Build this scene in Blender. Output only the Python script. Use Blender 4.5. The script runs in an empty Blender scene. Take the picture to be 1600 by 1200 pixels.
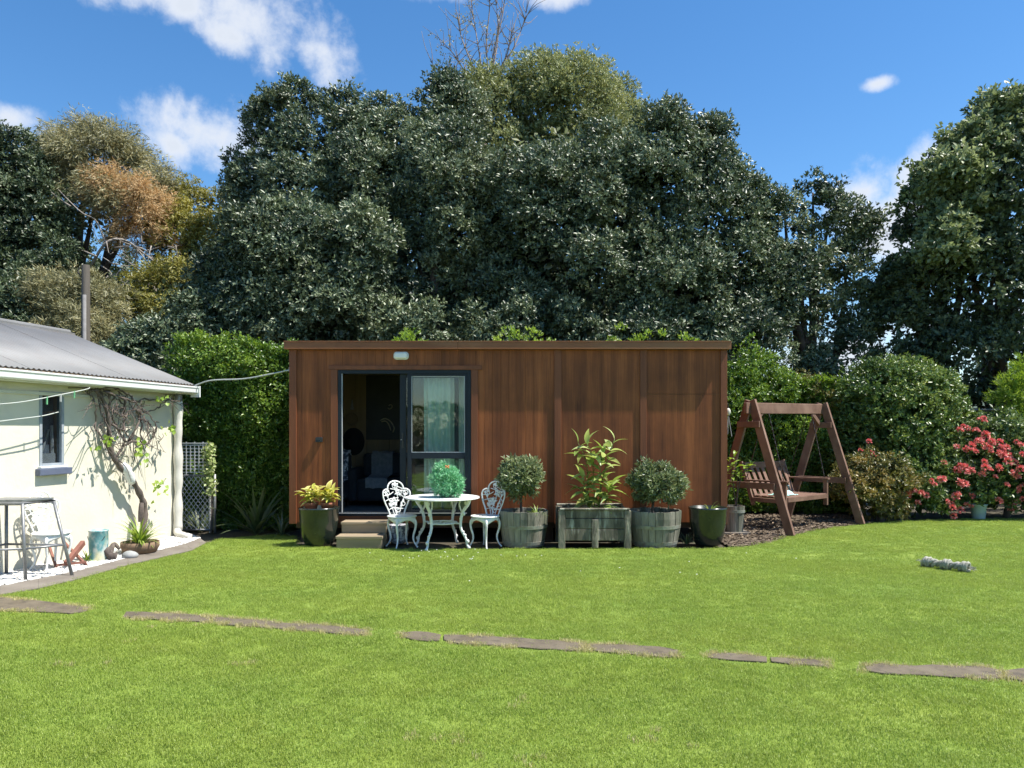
import bpy, math, random
import numpy as np
from mathutils import Vector, Matrix, noise as mnoise

R = math.radians
rng = np.random.default_rng(7)
random.seed(7)
sc = bpy.context.scene
col = sc.collection

# ------------------------------------------------------------------ camera, sky, sun, exposure
CAM_H, F, HOR = 1.6, 1202.0, 673.0            # camera height, focal length and horizon in photo pixels (1600 wide)
cam_d = bpy.data.cameras.new('camera')
cam = bpy.data.objects.new('camera', cam_d); col.objects.link(cam)
cam.location = (0, 0, CAM_H); cam.rotation_euler = (R(90), 0, 0)
cam_d.sensor_width = 36; cam_d.lens = 36 * F / 1600
cam_d.shift_y = (HOR - 600) / 1600
cam_d.clip_start = 0.05; cam_d.clip_end = 6000
sc.camera = cam

SUN_EL, SUN_AZ = R(61), R(100)                # azimuth measured clockwise from +Y (straight ahead)
sd = Vector((math.cos(SUN_EL) * math.sin(SUN_AZ), math.cos(SUN_EL) * math.cos(SUN_AZ), math.sin(SUN_EL)))
sun_d = bpy.data.lights.new('sun', 'SUN'); sun_d.energy = 4.4; sun_d.angle = R(0.53); sun_d.color = (1, .95, .87)
sun = bpy.data.objects.new('sun', sun_d); col.objects.link(sun)
sun.rotation_euler = sd.to_track_quat('Z', 'Y').to_euler()

sc.view_settings.view_transform = 'Standard'; sc.view_settings.look = 'None'
sc.view_settings.exposure = 1.05; sc.view_settings.gamma = 1
sc.view_settings.use_curve_mapping = False
sc.render.engine = 'CYCLES'
sc.cycles.use_denoising = True
sc.cycles.use_adaptive_sampling = True; sc.cycles.adaptive_threshold = .02; sc.cycles.max_bounces = 5; sc.cycles.diffuse_bounces = 3; sc.cycles.glossy_bounces = 3; sc.cycles.transparent_max_bounces = 16
sc.cycles.sample_clamp_indirect = 6

world = bpy.data.worlds.new('World'); sc.world = world; world.use_nodes = True
def build_world():
    nt = world.node_tree; N = nt.nodes; L = nt.links; N.clear()
    out = N.new('ShaderNodeOutputWorld'); bg = N.new('ShaderNodeBackground')
    sky = N.new('ShaderNodeTexSky'); sky.sky_type = 'NISHITA'; sky.sun_disc = False
    sky.sun_elevation = SUN_EL; sky.sun_rotation = SUN_AZ
    sky.altitude = 0; sky.air_density = 1.0; sky.dust_density = 0.12; sky.ozone_density = 3.0
    tc = N.new('ShaderNodeTexCoord')
    nz = N.new('ShaderNodeTexNoise'); nz.inputs['Scale'].default_value = 11.0; nz.inputs['Detail'].default_value = 9
    nz.inputs['Roughness'].default_value = .58; nz.inputs['Distortion'].default_value = .25
    L.new(tc.outputs['Generated'], nz.inputs['Vector'])
    nz2 = N.new('ShaderNodeTexNoise'); nz2.inputs['Scale'].default_value = 2.2; nz2.inputs['Detail'].default_value = 3
    L.new(tc.outputs['Generated'], nz2.inputs['Vector'])
    def m(op, a, b=None, c=None, clamp=False):
        n = N.new('ShaderNodeMath'); n.operation = op; n.use_clamp = clamp
        for i, v in enumerate((a, b, c)):
            if v is None: continue
            if isinstance(v, (int, float)): n.inputs[i].default_value = v
            else: L.new(v, n.inputs[i])
        return n.outputs[0]
    def blob(px, py, rx, ry):
        d = Vector(((px - 800) / F, 1, (HOR - py) / F)); ln = d.length; d /= ln
        s = N.new('ShaderNodeVectorMath'); s.operation = 'SUBTRACT'
        L.new(tc.outputs['Generated'], s.inputs[0]); s.inputs[1].default_value = d
        k = N.new('ShaderNodeVectorMath'); k.operation = 'MULTIPLY'
        L.new(s.outputs[0], k.inputs[0])
        k.inputs[1].default_value = (F * ln / rx, 1.5, F * ln / ry)
        q = N.new('ShaderNodeVectorMath'); q.operation = 'LENGTH'; L.new(k.outputs[0], q.inputs[0])
        return m('SUBTRACT', 1.0, q.outputs['Value'])
    blobs = [(410, 35, 105, 70), (500, 75, 60, 55), (370, 60, 70, 35), (240, -8, 120, 32), (330, 215, 100, 58), (275, 225, 45, 30),
             (5, 180, 70, 30), (1372, 130, 26, 13), (1420, 330, 140, 62), (1480, 275, 120, 60), (1350, 300, 60, 34), (1395, 365, 95, 60), (1440, 300, 80, 50),
             (865, -4, 55, 20), (120, 215, 70, 25), (690, -22, 70, 22), (1650, 500, 300, 60), (1250, 560, 300, 40)]
    acc = None
    for b in blobs:
        v = blob(*b); acc = v if acc is None else m('MAXIMUM', acc, v)
    # the rest of the sky, behind and beside the camera, carries scattered clouds of the same kind
    wide = N.new('ShaderNodeSeparateXYZ'); L.new(tc.outputs['Generated'], wide.inputs[0])
    back = m('MULTIPLY', m('SUBTRACT', .55, wide.outputs['Y'], None, True), 1.5, None, True)
    scat = m('MULTIPLY_ADD', m('SUBTRACT', nz2.outputs['Fac'], .60), 3.2, -.25)
    scat = m('ADD', scat, m('MULTIPLY', m('SUBTRACT', 1.0, back), -1.5))
    acc = m('MAXIMUM', acc, scat)
    nz3 = N.new('ShaderNodeTexNoise'); nz3.inputs['Scale'].default_value = 24; nz3.inputs['Detail'].default_value = 8; nz3.inputs['Roughness'].default_value = .62; nz3.inputs['Distortion'].default_value = .1
    L.new(tc.outputs['Generated'], nz3.inputs['Vector'])
    dens = m('ADD', acc, m('MULTIPLY', m('SUBTRACT', nz.outputs['Fac'], .5), 2.2))
    dens = m('ADD', dens, m('MULTIPLY', m('SUBTRACT', nz3.outputs['Fac'], .5), 1.5))
    mr = N.new('ShaderNodeMapRange'); mr.interpolation_type = 'SMOOTHSTEP'
    mr.inputs['From Min'].default_value = -.05; mr.inputs['From Max'].default_value = .95; mr.inputs['To Max'].default_value = .95
    L.new(dens, mr.inputs['Value'])
    # cloud tone: thick parts a little greyer
    cr = N.new('ShaderNodeValToRGB')
    cr.color_ramp.elements[0].position = .3; cr.color_ramp.elements[0].color = (5.1, 5.3, 5.7, 1)
    cr.color_ramp.elements[1].position = 1.3; cr.color_ramp.elements[1].color = (4.1, 4.4, 4.9, 1)
    L.new(dens, cr.inputs['Fac'])
    hs = N.new('ShaderNodeHueSaturation'); hs.inputs['Saturation'].default_value = 1.25; hs.inputs['Value'].default_value = 1.0
    L.new(sky.outputs['Color'], hs.inputs['Color'])
    mx = N.new('ShaderNodeMix'); mx.data_type = 'RGBA'
    L.new(mr.outputs[0], mx.inputs['Factor']); L.new(hs.outputs['Color'], mx.inputs[6]); L.new(cr.outputs['Color'], mx.inputs[7])
    bg.inputs['Strength'].default_value = 0.092
    L.new(mx.outputs[2], bg.inputs['Color']); L.new(bg.outputs[0], out.inputs['Surface'])
build_world()

# ------------------------------------------------------------------ helpers
def at(px, py, Y):
    """a photo pixel at distance Y, as a world point"""
    return np.array([(px - 800) / F * Y, Y, CAM_H - (py - HOR) / F * Y])
def gr(px, py):
    """a photo pixel on the ground"""
    Y = CAM_H * F / (py - HOR)
    return np.array([(px - 800) / F * Y, Y, 0.0])
def nrm(v):
    v = np.asarray(v, float); return v / max(np.linalg.norm(v), 1e-9)
def tag(o, label=None, cat=None, group=None, kind=None):
    if label: o['label'] = label
    if cat: o['category'] = cat
    if group: o['group'] = group
    if kind: o['kind'] = kind
    return o
def empty(name, loc=(0, 0, 0), rz=0, label=None, cat=None, group=None, kind=None):
    o = bpy.data.objects.new(name, None); col.objects.link(o)
    o.location = loc; o.rotation_euler = (0, 0, rz); o.empty_display_size = .1
    return tag(o, label, cat, group, kind)
def link(name, me, parent=None, loc=(0, 0, 0), rot=(0, 0, 0), scale=(1, 1, 1)):
    o = bpy.data.objects.new(name, me); col.objects.link(o)
    o.location = loc; o.rotation_euler = rot; o.scale = scale
    if parent: o.parent = parent
    return o
def copy_tree(o, parent=None):
    c = o.copy(); col.objects.link(c); c.parent = parent
    for ch in list(o.children): copy_tree(ch, c)
    return c

class MB:
    def __init__(s): s.v = []; s.f = []; s.n = 0
    def add(s, v, f):
        v = np.asarray(v, float).reshape(-1, 3)
        s.v.append(v); s.f += [[i + s.n for i in q] for q in f]; s.n += len(v); return s
    def box(s, c, size, M=None):
        h = np.array(size) / 2
        p = np.array([[x, y, z] for x in (-1, 1) for y in (-1, 1) for z in (-1, 1)], float) * h
        if M is not None: p = p @ np.asarray(M).T
        return s.add(p + np.asarray(c), [(0, 1, 3, 2), (4, 6, 7, 5), (0, 4, 5, 1), (2, 3, 7, 6), (0, 2, 6, 4), (1, 5, 7, 3)])
    def b2(s, x0, x1, y0, y1, z0, z1):
        return s.box(((x0 + x1) / 2, (y0 + y1) / 2, (z0 + z1) / 2), (abs(x1 - x0), abs(y1 - y0), abs(z1 - z0)))
    def bar(s, p0, p1, w, h, up=(0, 0, 1)):
        p0 = np.asarray(p0, float); p1 = np.asarray(p1, float); d = p1 - p0; L = np.linalg.norm(d); d /= L
        side = np.cross(d, up); side = nrm(side); u = np.cross(side, d)
        return s.box((p0 + p1) / 2, (L, w, h), np.stack([d, side, u], 1))
    def tube(s, pts, rad, n=8, closed=False, cap=True):
        pts = np.asarray(pts, float); k = len(pts)
        rad = np.broadcast_to(np.asarray(rad, float), (k,))
        if closed: t = np.roll(pts, -1, 0) - np.roll(pts, 1, 0)
        else: t = np.gradient(pts, axis=0)
        t /= np.maximum(np.linalg.norm(t, axis=1, keepdims=True), 1e-9)
        ref = np.array([0, 0, 1.]) if abs(t[0][2]) < .9 else np.array([1., 0, 0])
        V = []; u = nrm(np.cross(t[0], ref))
        for i in range(k):
            u = nrm(u - t[i] * np.dot(u, t[i])); w = np.cross(t[i], u)
            a = np.linspace(0, 2 * math.pi, n, endpoint=False)
            V.append(pts[i] + rad[i] * (np.cos(a)[:, None] * u + np.sin(a)[:, None] * w))
        fs = []
        m = k if closed else k - 1
        for i in range(m):
            j = (i + 1) % k
            for a in range(n):
                b = (a + 1) % n
                fs.append((i * n + a, i * n + b, j * n + b, j * n + a))
        if cap and not closed:
            fs.append(tuple(range(n - 1, -1, -1))); fs.append(tuple((k - 1) * n + a for a in range(n)))
        return s.add(np.concatenate(V), fs)
    def lathe(s, prof, n=32, c=(0, 0, 0), sx=1, sy=1):
        V = []; a = np.linspace(0, 2 * math.pi, n, endpoint=False)
        for r, z in prof: V.append(np.stack([r * np.cos(a) * sx, r * np.sin(a) * sy, np.full(n, z)], 1))
        fs = []
        for i in range(len(prof) - 1):
            for q in range(n):
                w = (q + 1) % n
                fs.append((i * n + q, i * n + w, (i + 1) * n + w, (i + 1) * n + q))
        if prof[0][0] > 1e-6: fs.append(tuple(range(n - 1, -1, -1)))
        if prof[-1][0] > 1e-6: fs.append(tuple((len(prof) - 1) * n + q for q in range(n)))
        return s.add(np.concatenate(V) + np.asarray(c, float), fs)
    def prism(s, poly, z0, z1, M=None, o=(0, 0, 0)):
        p = np.asarray(poly, float); n = len(p)
        v = np.concatenate([np.c_[p, np.full(n, z0)], np.c_[p, np.full(n, z1)]])
        if M is not None: v = v @ np.asarray(M).T
        return s.add(v + np.asarray(o, float), [tuple(range(n - 1, -1, -1)), tuple(range(n, 2 * n))] +
                     [(i, (i + 1) % n, n + (i + 1) % n, n + i) for i in range(n)])
    def ball(s, c, r, n=8, sq=(1, 1, 1)):
        pr = [(max(math.sin(a), 0) * r, -math.cos(a) * r) for a in np.linspace(0, math.pi, n)]
        pr[0] = (1e-4, -r); pr[-1] = (1e-4, r)
        m = MB().lathe(pr, n + 2); return s.add(m.v[0] * np.array(sq) + np.asarray(c), m.f)
    def mesh(s, name, mat, smooth=False):
        me = bpy.data.meshes.new(name)
        me.from_pydata(np.concatenate(s.v).tolist(), [], s.f)
        if mat: me.materials.append(mat)
        if smooth: me.polygons.foreach_set('use_smooth', [True] * len(me.polygons))
        me.update(); return me
    def build(s, name, mat, parent=None, loc=(0, 0, 0), rz=0, smooth=False, bevel=0, world=False):
        me = s.mesh(name, mat, smooth)
        if world and parent:      # geometry given in world coordinates under a parent that is only moved
            me.transform(Matrix.Translation(-Vector(parent.location)))
        o = link(name, me, parent, loc, (0, 0, rz))
        if bevel:
            b = o.modifiers.new('bevel', 'BEVEL'); b.width = bevel; b.segments = 2; b.limit_method = 'ANGLE'
            b.harden_normals = False
        return o

def curve(pts, n=20):
    """smooth Catmull-Rom through the given points"""
    P = np.asarray(pts, float); P = np.vstack([2 * P[0] - P[1], P, 2 * P[-1] - P[-2]])
    out = []; k = len(P) - 3
    for t in np.linspace(0, k, n):
        i = min(int(t), k - 1); u = t - i; a, b, c, d = P[i:i + 4]
        out.append(.5 * ((2 * b) + (c - a) * u + (2 * a - 5 * b + 4 * c - d) * u * u + (3 * b - a - 3 * c + d) * u ** 3))
    return np.array(out)

# ------------------------------------------------------------------ materials
def newmat(name):
    m = bpy.data.materials.new(name); m.use_nodes = True
    nt = m.node_tree; b = nt.nodes['Principled BSDF']
    return m, nt, nt.nodes, nt.links, b
def pm(name, c1, c2=None, scale=4, stretch=(1, 1, 1), rough=.7, rough2=None, bump=0, bscale=60, metal=0, spec=.5, lo=.35, hi=.65, c3=None, s3=25, f3=.4, coat=0, detail=5):
    m, nt, N, L, b = newmat(name)
    b.inputs['Roughness'].default_value = rough; b.inputs['Metallic'].default_value = metal
    b.inputs['Specular IOR Level'].default_value = spec; b.inputs['Coat Weight'].default_value = coat
    tc = N.new('ShaderNodeTexCoord'); mp = N.new('ShaderNodeMapping'); mp.inputs['Scale'].default_value = stretch
    L.new(tc.outputs['Object'], mp.inputs['Vector'])
    if c2 is None: c2 = tuple(x * .8 for x in c1)
    n1 = N.new('ShaderNodeTexNoise'); n1.inputs['Scale'].default_value = scale; n1.inputs['Detail'].default_value = detail
    n1.inputs['Roughness'].default_value = .6
    L.new(mp.outputs[0], n1.inputs['Vector'])
    r = N.new('ShaderNodeValToRGB'); r.color_ramp.elements[0].position = lo; r.color_ramp.elements[1].position = hi
    r.color_ramp.elements[0].color = (*c1, 1); r.color_ramp.elements[1].color = (*c2, 1)
    L.new(n1.outputs['Fac'], r.inputs['Fac']); out = r.outputs['Color']
    if c3:
        n3 = N.new('ShaderNodeTexNoise'); n3.inputs['Scale'].default_value = s3; n3.inputs['Detail'].default_value = 4
        L.new(mp.outputs[0], n3.inputs['Vector'])
        r3 = N.new('ShaderNodeValToRGB'); r3.color_ramp.elements[0].position = .52; r3.color_ramp.elements[1].position = .68
        r3.color_ramp.elements[1].color = (f3, f3, f3, 1); r3.color_ramp.elements[0].color = (0, 0, 0, 1)
        L.new(n3.outputs['Fac'], r3.inputs['Fac'])
        x = N.new('ShaderNodeMix'); x.data_type = 'RGBA'; L.new(r3.outputs['Color'], x.inputs['Factor'])
        L.new(out, x.inputs[6]); x.inputs[7].default_value = (*c3, 1); out = x.outputs[2]
    L.new(out, b.inputs['Base Color'])
    if rough2 is not None:
        mr = N.new('ShaderNodeMapRange'); mr.inputs['To Min'].default_value = rough; mr.inputs['To Max'].default_value = rough2
        L.new(n1.outputs['Fac'], mr.inputs['Value']); L.new(mr.outputs[0], b.inputs['Roughness'])
    if bump:
        nb = N.new('ShaderNodeTexNoise'); nb.inputs['Scale'].default_value = bscale; nb.inputs['Detail'].default_value = 4
        L.new(mp.outputs[0], nb.inputs['Vector'])
        bp = N.new('ShaderNodeBump'); bp.inputs['Strength'].default_value = bump; bp.inputs['Distance'].default_value = .01
        L.new(nb.outputs['Fac'], bp.inputs['Height']); L.new(bp.outputs[0], b.inputs['Normal'])
    return m
def leafmat(name, dark, mid, light, rough=.42, trans=.25, spec=.5, patch=0, patch_col=(.2, .2, .03), tcol=1.0):
    m, nt, N, L, b = newmat(name)
    at_ = N.new('ShaderNodeAttribute'); at_.attribute_name = 'tint'
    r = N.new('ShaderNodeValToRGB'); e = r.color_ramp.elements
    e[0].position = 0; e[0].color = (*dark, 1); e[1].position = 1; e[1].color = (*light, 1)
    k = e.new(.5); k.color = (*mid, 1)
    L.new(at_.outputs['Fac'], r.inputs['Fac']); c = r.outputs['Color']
    if patch:
        g = N.new('ShaderNodeNewGeometry'); n = N.new('ShaderNodeTexNoise'); n.inputs['Scale'].default_value = .7; n.inputs['Detail'].default_value = 3
        L.new(g.outputs['Position'], n.inputs['Vector'])
        rr = N.new('ShaderNodeMapRange'); rr.inputs['From Min'].default_value = .5; rr.inputs['From Max'].default_value = .65; rr.inputs['To Max'].default_value = patch
        L.new(n.outputs['Fac'], rr.inputs['Value'])
        x = N.new('ShaderNodeMix'); x.data_type = 'RGBA'; L.new(rr.outputs[0], x.inputs['Factor']); L.new(c, x.inputs[6]); x.inputs[7].default_value = (*patch_col, 1); c = x.outputs[2]
    L.new(c, b.inputs['Base Color']); b.inputs['Roughness'].default_value = rough; b.inputs['Specular IOR Level'].default_value = spec
    t = N.new('ShaderNodeBsdfTranslucent')
    hs = N.new('ShaderNodeHueSaturation'); hs.inputs['Hue'].default_value = .485; hs.inputs['Saturation'].default_value = 1.1; hs.inputs['Value'].default_value = 1.5 * tcol
    L.new(c, hs.inputs['Color']); L.new(hs.outputs[0], t.inputs['Color'])
    mix = N.new('ShaderNodeMixShader'); mix.inputs[0].default_value = trans
    L.new(b.outputs[0], mix.inputs[1]); L.new(t.outputs[0], mix.inputs[2])
    L.new(mix.outputs[0], N['Material Output'].inputs['Surface'])
    return m

def stained_ply():
    m, nt, N, L, b = newmat('red brown stained plywood')
    tc = N.new('ShaderNodeTexCoord')
    def noise(sc_, st, det=5):
        mp = N.new('ShaderNodeMapping'); mp.inputs['Scale'].default_value = st; L.new(tc.outputs['Object'], mp.inputs['Vector'])
        n = N.new('ShaderNodeTexNoise'); n.inputs['Scale'].default_value = sc_; n.inputs['Detail'].default_value = det; n.inputs['Roughness'].default_value = .62
        L.new(mp.outputs[0], n.inputs['Vector']); return n.outputs['Fac']
    streak = noise(7, (1, 1, .045)); grain = noise(60, (1, 1, .03), 3); blot = noise(1.3, (1, 1, .7))
    r = N.new('ShaderNodeValToRGB'); e = r.color_ramp.elements
    e[0].position = .45; e[0].color = (.105, .030, .009, 1); e[1].position = .74; e[1].color = (.37, .115, .034, 1)
    k = e.new(.59); k.color = (.21, .062, .0175, 1)
    a = N.new('ShaderNodeMath'); a.operation = 'MULTIPLY_ADD'; a.inputs[1].default_value = .5; L.new(streak, a.inputs[0])
    a2 = N.new('ShaderNodeMath'); a2.operation = 'MULTIPLY'; a2.inputs[1].default_value = .42; L.new(blot, a2.inputs[0]); L.new(a2.outputs[0], a.inputs[2])
    a3 = N.new('ShaderNodeMath'); a3.operation = 'MULTIPLY_ADD'; a3.inputs[1].default_value = .26; L.new(grain, a3.inputs[0]); L.new(a.outputs[0], a3.inputs[2])
    L.new(a3.outputs[0], r.inputs['Fac'])
    # pale flecks where the stain has lifted
    fl = noise(26, (1, 1, .22), 4)
    fr = N.new('ShaderNodeMapRange'); fr.inputs['From Min'].default_value = .73; fr.inputs['From Max'].default_value = .8; fr.inputs['To Max'].default_value = .55
    L.new(fl, fr.inputs['Value'])
    x = N.new('ShaderNodeMix'); x.data_type = 'RGBA'; L.new(fr.outputs[0], x.inputs['Factor']); L.new(r.outputs[0], x.inputs[6]); x.inputs[7].default_value = (.3, .2, .15, 1)
    L.new(x.outputs[2], b.inputs['Base Color'])
    b.inputs['Roughness'].default_value = .6; b.inputs['Specular IOR Level'].default_value = .35
    bp = N.new('ShaderNodeBump'); bp.inputs['Strength'].default_value = .25; bp.inputs['Distance'].default_value = .003
    L.new(grain, bp.inputs['Height']); L.new(bp.outputs[0], b.inputs['Normal'])
    return m
def glassmat(name, tint=(1, 1, 1), refl=1.0, ior=1.5):
    m, nt, N, L, b = newmat(name); N.remove(b)
    t = N.new('ShaderNodeBsdfTransparent'); t.inputs['Color'].default_value = (*tint, 1)
    g = N.new('ShaderNodeBsdfGlossy'); g.inputs['Roughness'].default_value = .015; g.inputs['Color'].default_value = (refl, refl, refl, 1)
    f = N.new('ShaderNodeFresnel'); f.inputs['IOR'].default_value = ior
    ge = N.new('ShaderNodeNewGeometry'); iv = N.new('ShaderNodeMapRange'); iv.inputs['To Min'].default_value = ior; iv.inputs['To Max'].default_value = 1 / ior
    L.new(ge.outputs['Backfacing'], iv.inputs['Value']); L.new(iv.outputs[0], f.inputs['IOR'])      # both faces of the thin pane reflect alike
    x = N.new('ShaderNodeMixShader'); L.new(f.outputs[0], x.inputs[0]); L.new(t.outputs[0], x.inputs[1]); L.new(g.outputs[0], x.inputs[2])
    tc = N.new('ShaderNodeTexCoord'); n = N.new('ShaderNodeTexNoise'); n.inputs['Scale'].default_value = 2.5
    L.new(tc.outputs['Object'], n.inputs['Vector']); bp = N.new('ShaderNodeBump'); bp.inputs['Strength'].default_value = .12; bp.inputs['Distance'].default_value = .02
    L.new(n.outputs['Fac'], bp.inputs['Height']); L.new(bp.outputs[0], g.inputs['Normal'])
    L.new(x.outputs[0], N['Material Output'].inputs['Surface']); return m

M = {}
M['ply'] = stained_ply()
M['fascia'] = pm('stained fascia timber', (.19, .064, .021), (.28, .10, .035), 3, (.3, 1, 1), .55, bump=.15, bscale=40, c3=(.32, .17, .08), s3=2, f3=.5)
M['trim'] = pm('stained trim timber', (.16, .046, .014), (.23, .068, .021), 8, (1, 1, .08), .6, bump=.2, bscale=50)
M['roofmetal'] = pm('cabin roof steel', (.25, .25, .25), (.32, .32, .32), 3, rough=.5)
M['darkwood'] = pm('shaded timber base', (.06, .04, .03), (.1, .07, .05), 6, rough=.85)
M['joinery'] = pm('dark grey aluminium joinery', (.012, .017, .024), (.016, .022, .03), 8, rough=.5, spec=.3)
M['bead'] = pm('pale glazing bead', (.55, .56, .55), (.45, .46, .46), 8, rough=.5)
M['glass'] = glassmat('window glass', (.9, .93, .92))
M['curtain'] = pm('pale green curtain cloth', (.70, .82, .74), (.60, .72, .64), 6, (1, 1, .1), .9)
M['liner'] = pm('interior pine panelling', (.25, .17, .09), (.18, .12, .065), 6, (1, 1, .06), .7)
M['intfloor'] = pm('grey carpet', (.22, .21, .2), (.17, .16, .15), 40, rough=.95)
M['white'] = pm('white painted cast metal', (.80, .81, .79), (.74, .75, .73), 12, rough=.42, bump=.15, bscale=70, c3=(.55, .55, .5), s3=30, f3=.35)
M['lampwhite'] = pm('opal plastic', (.85, .83, .76), (.8, .78, .72), 8, rough=.3)
M['blackplastic'] = pm('black plastic', (.02, .02, .022), (.03, .03, .03), 8, rough=.4)
M['glaze'] = pm('dark green black glaze', (.012, .018, .016), (.02, .028, .022), 4, rough=.16, rough2=.3, spec=.6, coat=.3)
M['terracotta'] = pm('terracotta', (.30, .11, .06), (.22, .08, .05), 10, rough=.85)
M['soil'] = pm('potting soil', (.035, .024, .016), (.06, .042, .028), 30, rough=.95, bump=.6, bscale=80)
M['steptimber'] = pm('weathered brown decking', (.34, .265, .17), (.22, .17, .11), 5, (.08, 1, 1), .8, bump=.3, bscale=60, c3=(.2, .15, .1), s3=6, f3=.5)
M['stave'] = pm('weathered grey oak stave', (.34, .31, .25), (.135, .125, .095), 9, (1, 1, .14), .9, bump=.7, bscale=45, c3=(.08, .095, .06), s3=4, f3=.75)
M['hoop'] = pm('aged galvanised hoop', (.25, .265, .22), (.33, .33, .28), 7, rough=.6, metal=.4, c3=(.2, .12, .07), s3=12, f3=.5)
M['plank'] = pm('lichen grey planter board', (.20, .175, .125), (.06, .055, .038), 9, (1, 1, .25), .95, bump=.8, bscale=45, c3=(.46, .45, .36), s3=11, f3=.85)
M['post'] = pm('lichen grey planter post', (.24, .215, .16), (.09, .08, .058), 9, (1, 1, .3), .95, bump=.8, bscale=45, c3=(.5, .44, .32), s3=10, f3=.7)
M['swing'] = pm('brown weathered swing timber', (.125, .062, .038), (.21, .118, .08), 6, (.6, .6, .6), .75, bump=.25, bscale=40, c3=(.28, .18, .13), s3=4, f3=.5)
M['mint'] = pm('mint cloth', (.35, .68, .60), (.5, .8, .72), 14, rough=.9)
M['chain'] = pm('dark steel chain', (.05, .05, .05), (.1, .08, .07), 20, rough=.5, metal=.6)
M['plaster'] = pm('cream painted plaster', (.72, .675, .55), (.645, .605, .49), 1.6, rough=.85, bump=.25, bscale=22, c3=(.50, .50, .43), s3=3.5, f3=.35)
M['roofing'] = pm('grey painted corrugated iron', (.16, .16, .157), (.2, .2, .196), 1.5, rough=.55, c3=(.17, .155, .145), s3=6, f3=.5)
M['gutter'] = pm('white painted gutter', (.78, .79, .77), (.72, .73, .70), 4, (1, .2, 1), .45)
M['soffit'] = pm('pale painted soffit', (.62, .62, .55), (.55, .55, .48), 5, rough=.8)
M['rust'] = pm('rusty roof edge', (.30, .18, .10), (.22, .15, .1), 20, rough=.8)
M['winframe'] = pm('grey blue window frame', (.32, .36, .40), (.27, .30, .34), 8, rough=.5)
M['tile'] = pm('slate blue sill tile', (.10, .12, .18), (.13, .15, .21), 5, rough=.4)
M['wrap'] = pm('white wrapped pipe', (.72, .70, .63), (.55, .53, .47), 5, (1, 1, .4), .85, bump=.5, bscale=18)
M['vine'] = pm('grey vine bark', (.15, .12, .10), (.075, .058, .05), 14, (1, 1, .3), .9, bump=.7, bscale=60)
M['galv'] = pm('galvanised steel tube', (.27, .275, .28), (.19, .195, .2), 12, rough=.45, metal=.5)
M['gravelbase'] = pm('gravel dust', (.34, .32, .28), (.24, .22, .19), 14, rough=.95)
M['gravel'] = pm('white pebble', (.66, .65, .62), (.44, .43, .40), 11, rough=.85)
M['concrete'] = pm('old brown grey concrete', (.105, .083, .053), (.15, .122, .083), 5, rough=.9, bump=.5, bscale=70, c3=(.06, .05, .036), s3=14, f3=.7)
M['strip'] = pm('grey mowing strip', (.15, .128, .105), (.21, .185, .155), 4, rough=.9, bump=.4, bscale=60, c3=(.12, .1, .08), s3=8, f3=.6)
M['bark'] = pm('brown tree bark', (.07, .052, .038), (.13, .10, .08), 8, (1, 1, .25), .95, bump=.8, bscale=30)
M['paletwig'] = pm('bleached dead branch', (.34, .30, .255), (.24, .21, .18), 8, rough=.9)
M['twig'] = pm('grey brown twig', (.22, .17, .13), (.30, .24, .19), 8, rough=.9)
M['pole'] = pm('weathered power pole', (.075, .065, .052), (.12, .105, .085), 8, (1, 1, .1), .9, bump=.5)
M['teal'] = pm('scuffed teal paint', (.12, .30, .31), (.50, .56, .52), 9, (1, 1, .6), .6, lo=.45, hi=.6, c3=(.55, .45, .15), s3=7, f3=.7)
M['redwood'] = pm('red brown painted wood', (.24, .10, .07), (.17, .07, .05), 8, rough=.7)
M['bucket'] = pm('pale blue plastic', (.42, .55, .58), (.36, .48, .52), 8, rough=.45)
M['shade'] = pm('dark green shade cloth', (.012, .035, .03), (.02, .05, .042), 40, rough=.9)
M['rope'] = pm('grey white cotton rope', (.44, .43, .37), (.22, .22, .17), 30, rough=.95, bump=.6, bscale=120)
M['stone'] = pm('grey river stone', (.26, .27, .26), (.36, .36, .35), 9, rough=.8)
M['rattan'] = pm('floral patterned throw', (.10, .10, .13), (.62, .62, .66), 16, rough=.95, lo=.46, hi=.54)
M['sofa'] = pm('charcoal upholstery', (.025, .026, .03), (.035, .037, .042), 12, rough=.95)
M['throw'] = pm('pale grey throw', (.26, .26, .26), (.18, .18, .19), 20, rough=.95)
M['picture'] = pm('dark painted canvas', (.018, .018, .02), (.03, .03, .035), 5, rough=.6)
M['chalk'] = pm('pale ochre brushwork', (.42, .36, .24), (.30, .26, .2), 14, rough=.8)
M['felt'] = pm('black felt', (.012, .012, .014), (.02, .02, .022), 12, rough=.95)
M['wicker'] = pm('brown woven cane', (.16, .10, .06), (.22, .15, .09), 30, rough=.85)
M['greybox'] = pm('lime green box', (.20, .33, .05), (.16, .27, .04), 4, rough=.6)
M['bag'] = pm('white plastic wrap', (.78, .78, .76), (.66, .66, .64), 9, rough=.5, bump=.6, bscale=20)
M['peg'] = pm('green plastic peg', (.16, .45, .22), (.2, .5, .28), 5, rough=.5)
M['conduit'] = pm('dull grey conduit', (.15, .145, .14), (.2, .195, .19), 8, rough=.8)
M['mesh'] = pm('pale galvanised wire', (.55, .56, .56), (.45, .46, .46), 12, rough=.5, metal=.2)
M['trelliswhite'] = pm('weathered white trellis', (.60, .61, .60), (.48, .49, .48), 10, rough=.7)
M['wire'] = pm('pale plastic wire', (.52, .54, .50), (.45, .47, .43), 5, rough=.6)
M['pat'] = pm('patterned ceramic', (.50, .50, .52), (.12, .12, .15), 22, rough=.4, lo=.47, hi=.53)
M['fencewhite'] = pm('white paling', (.7, .7, .68), (.6, .6, .58), 5, rough=.7)
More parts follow.
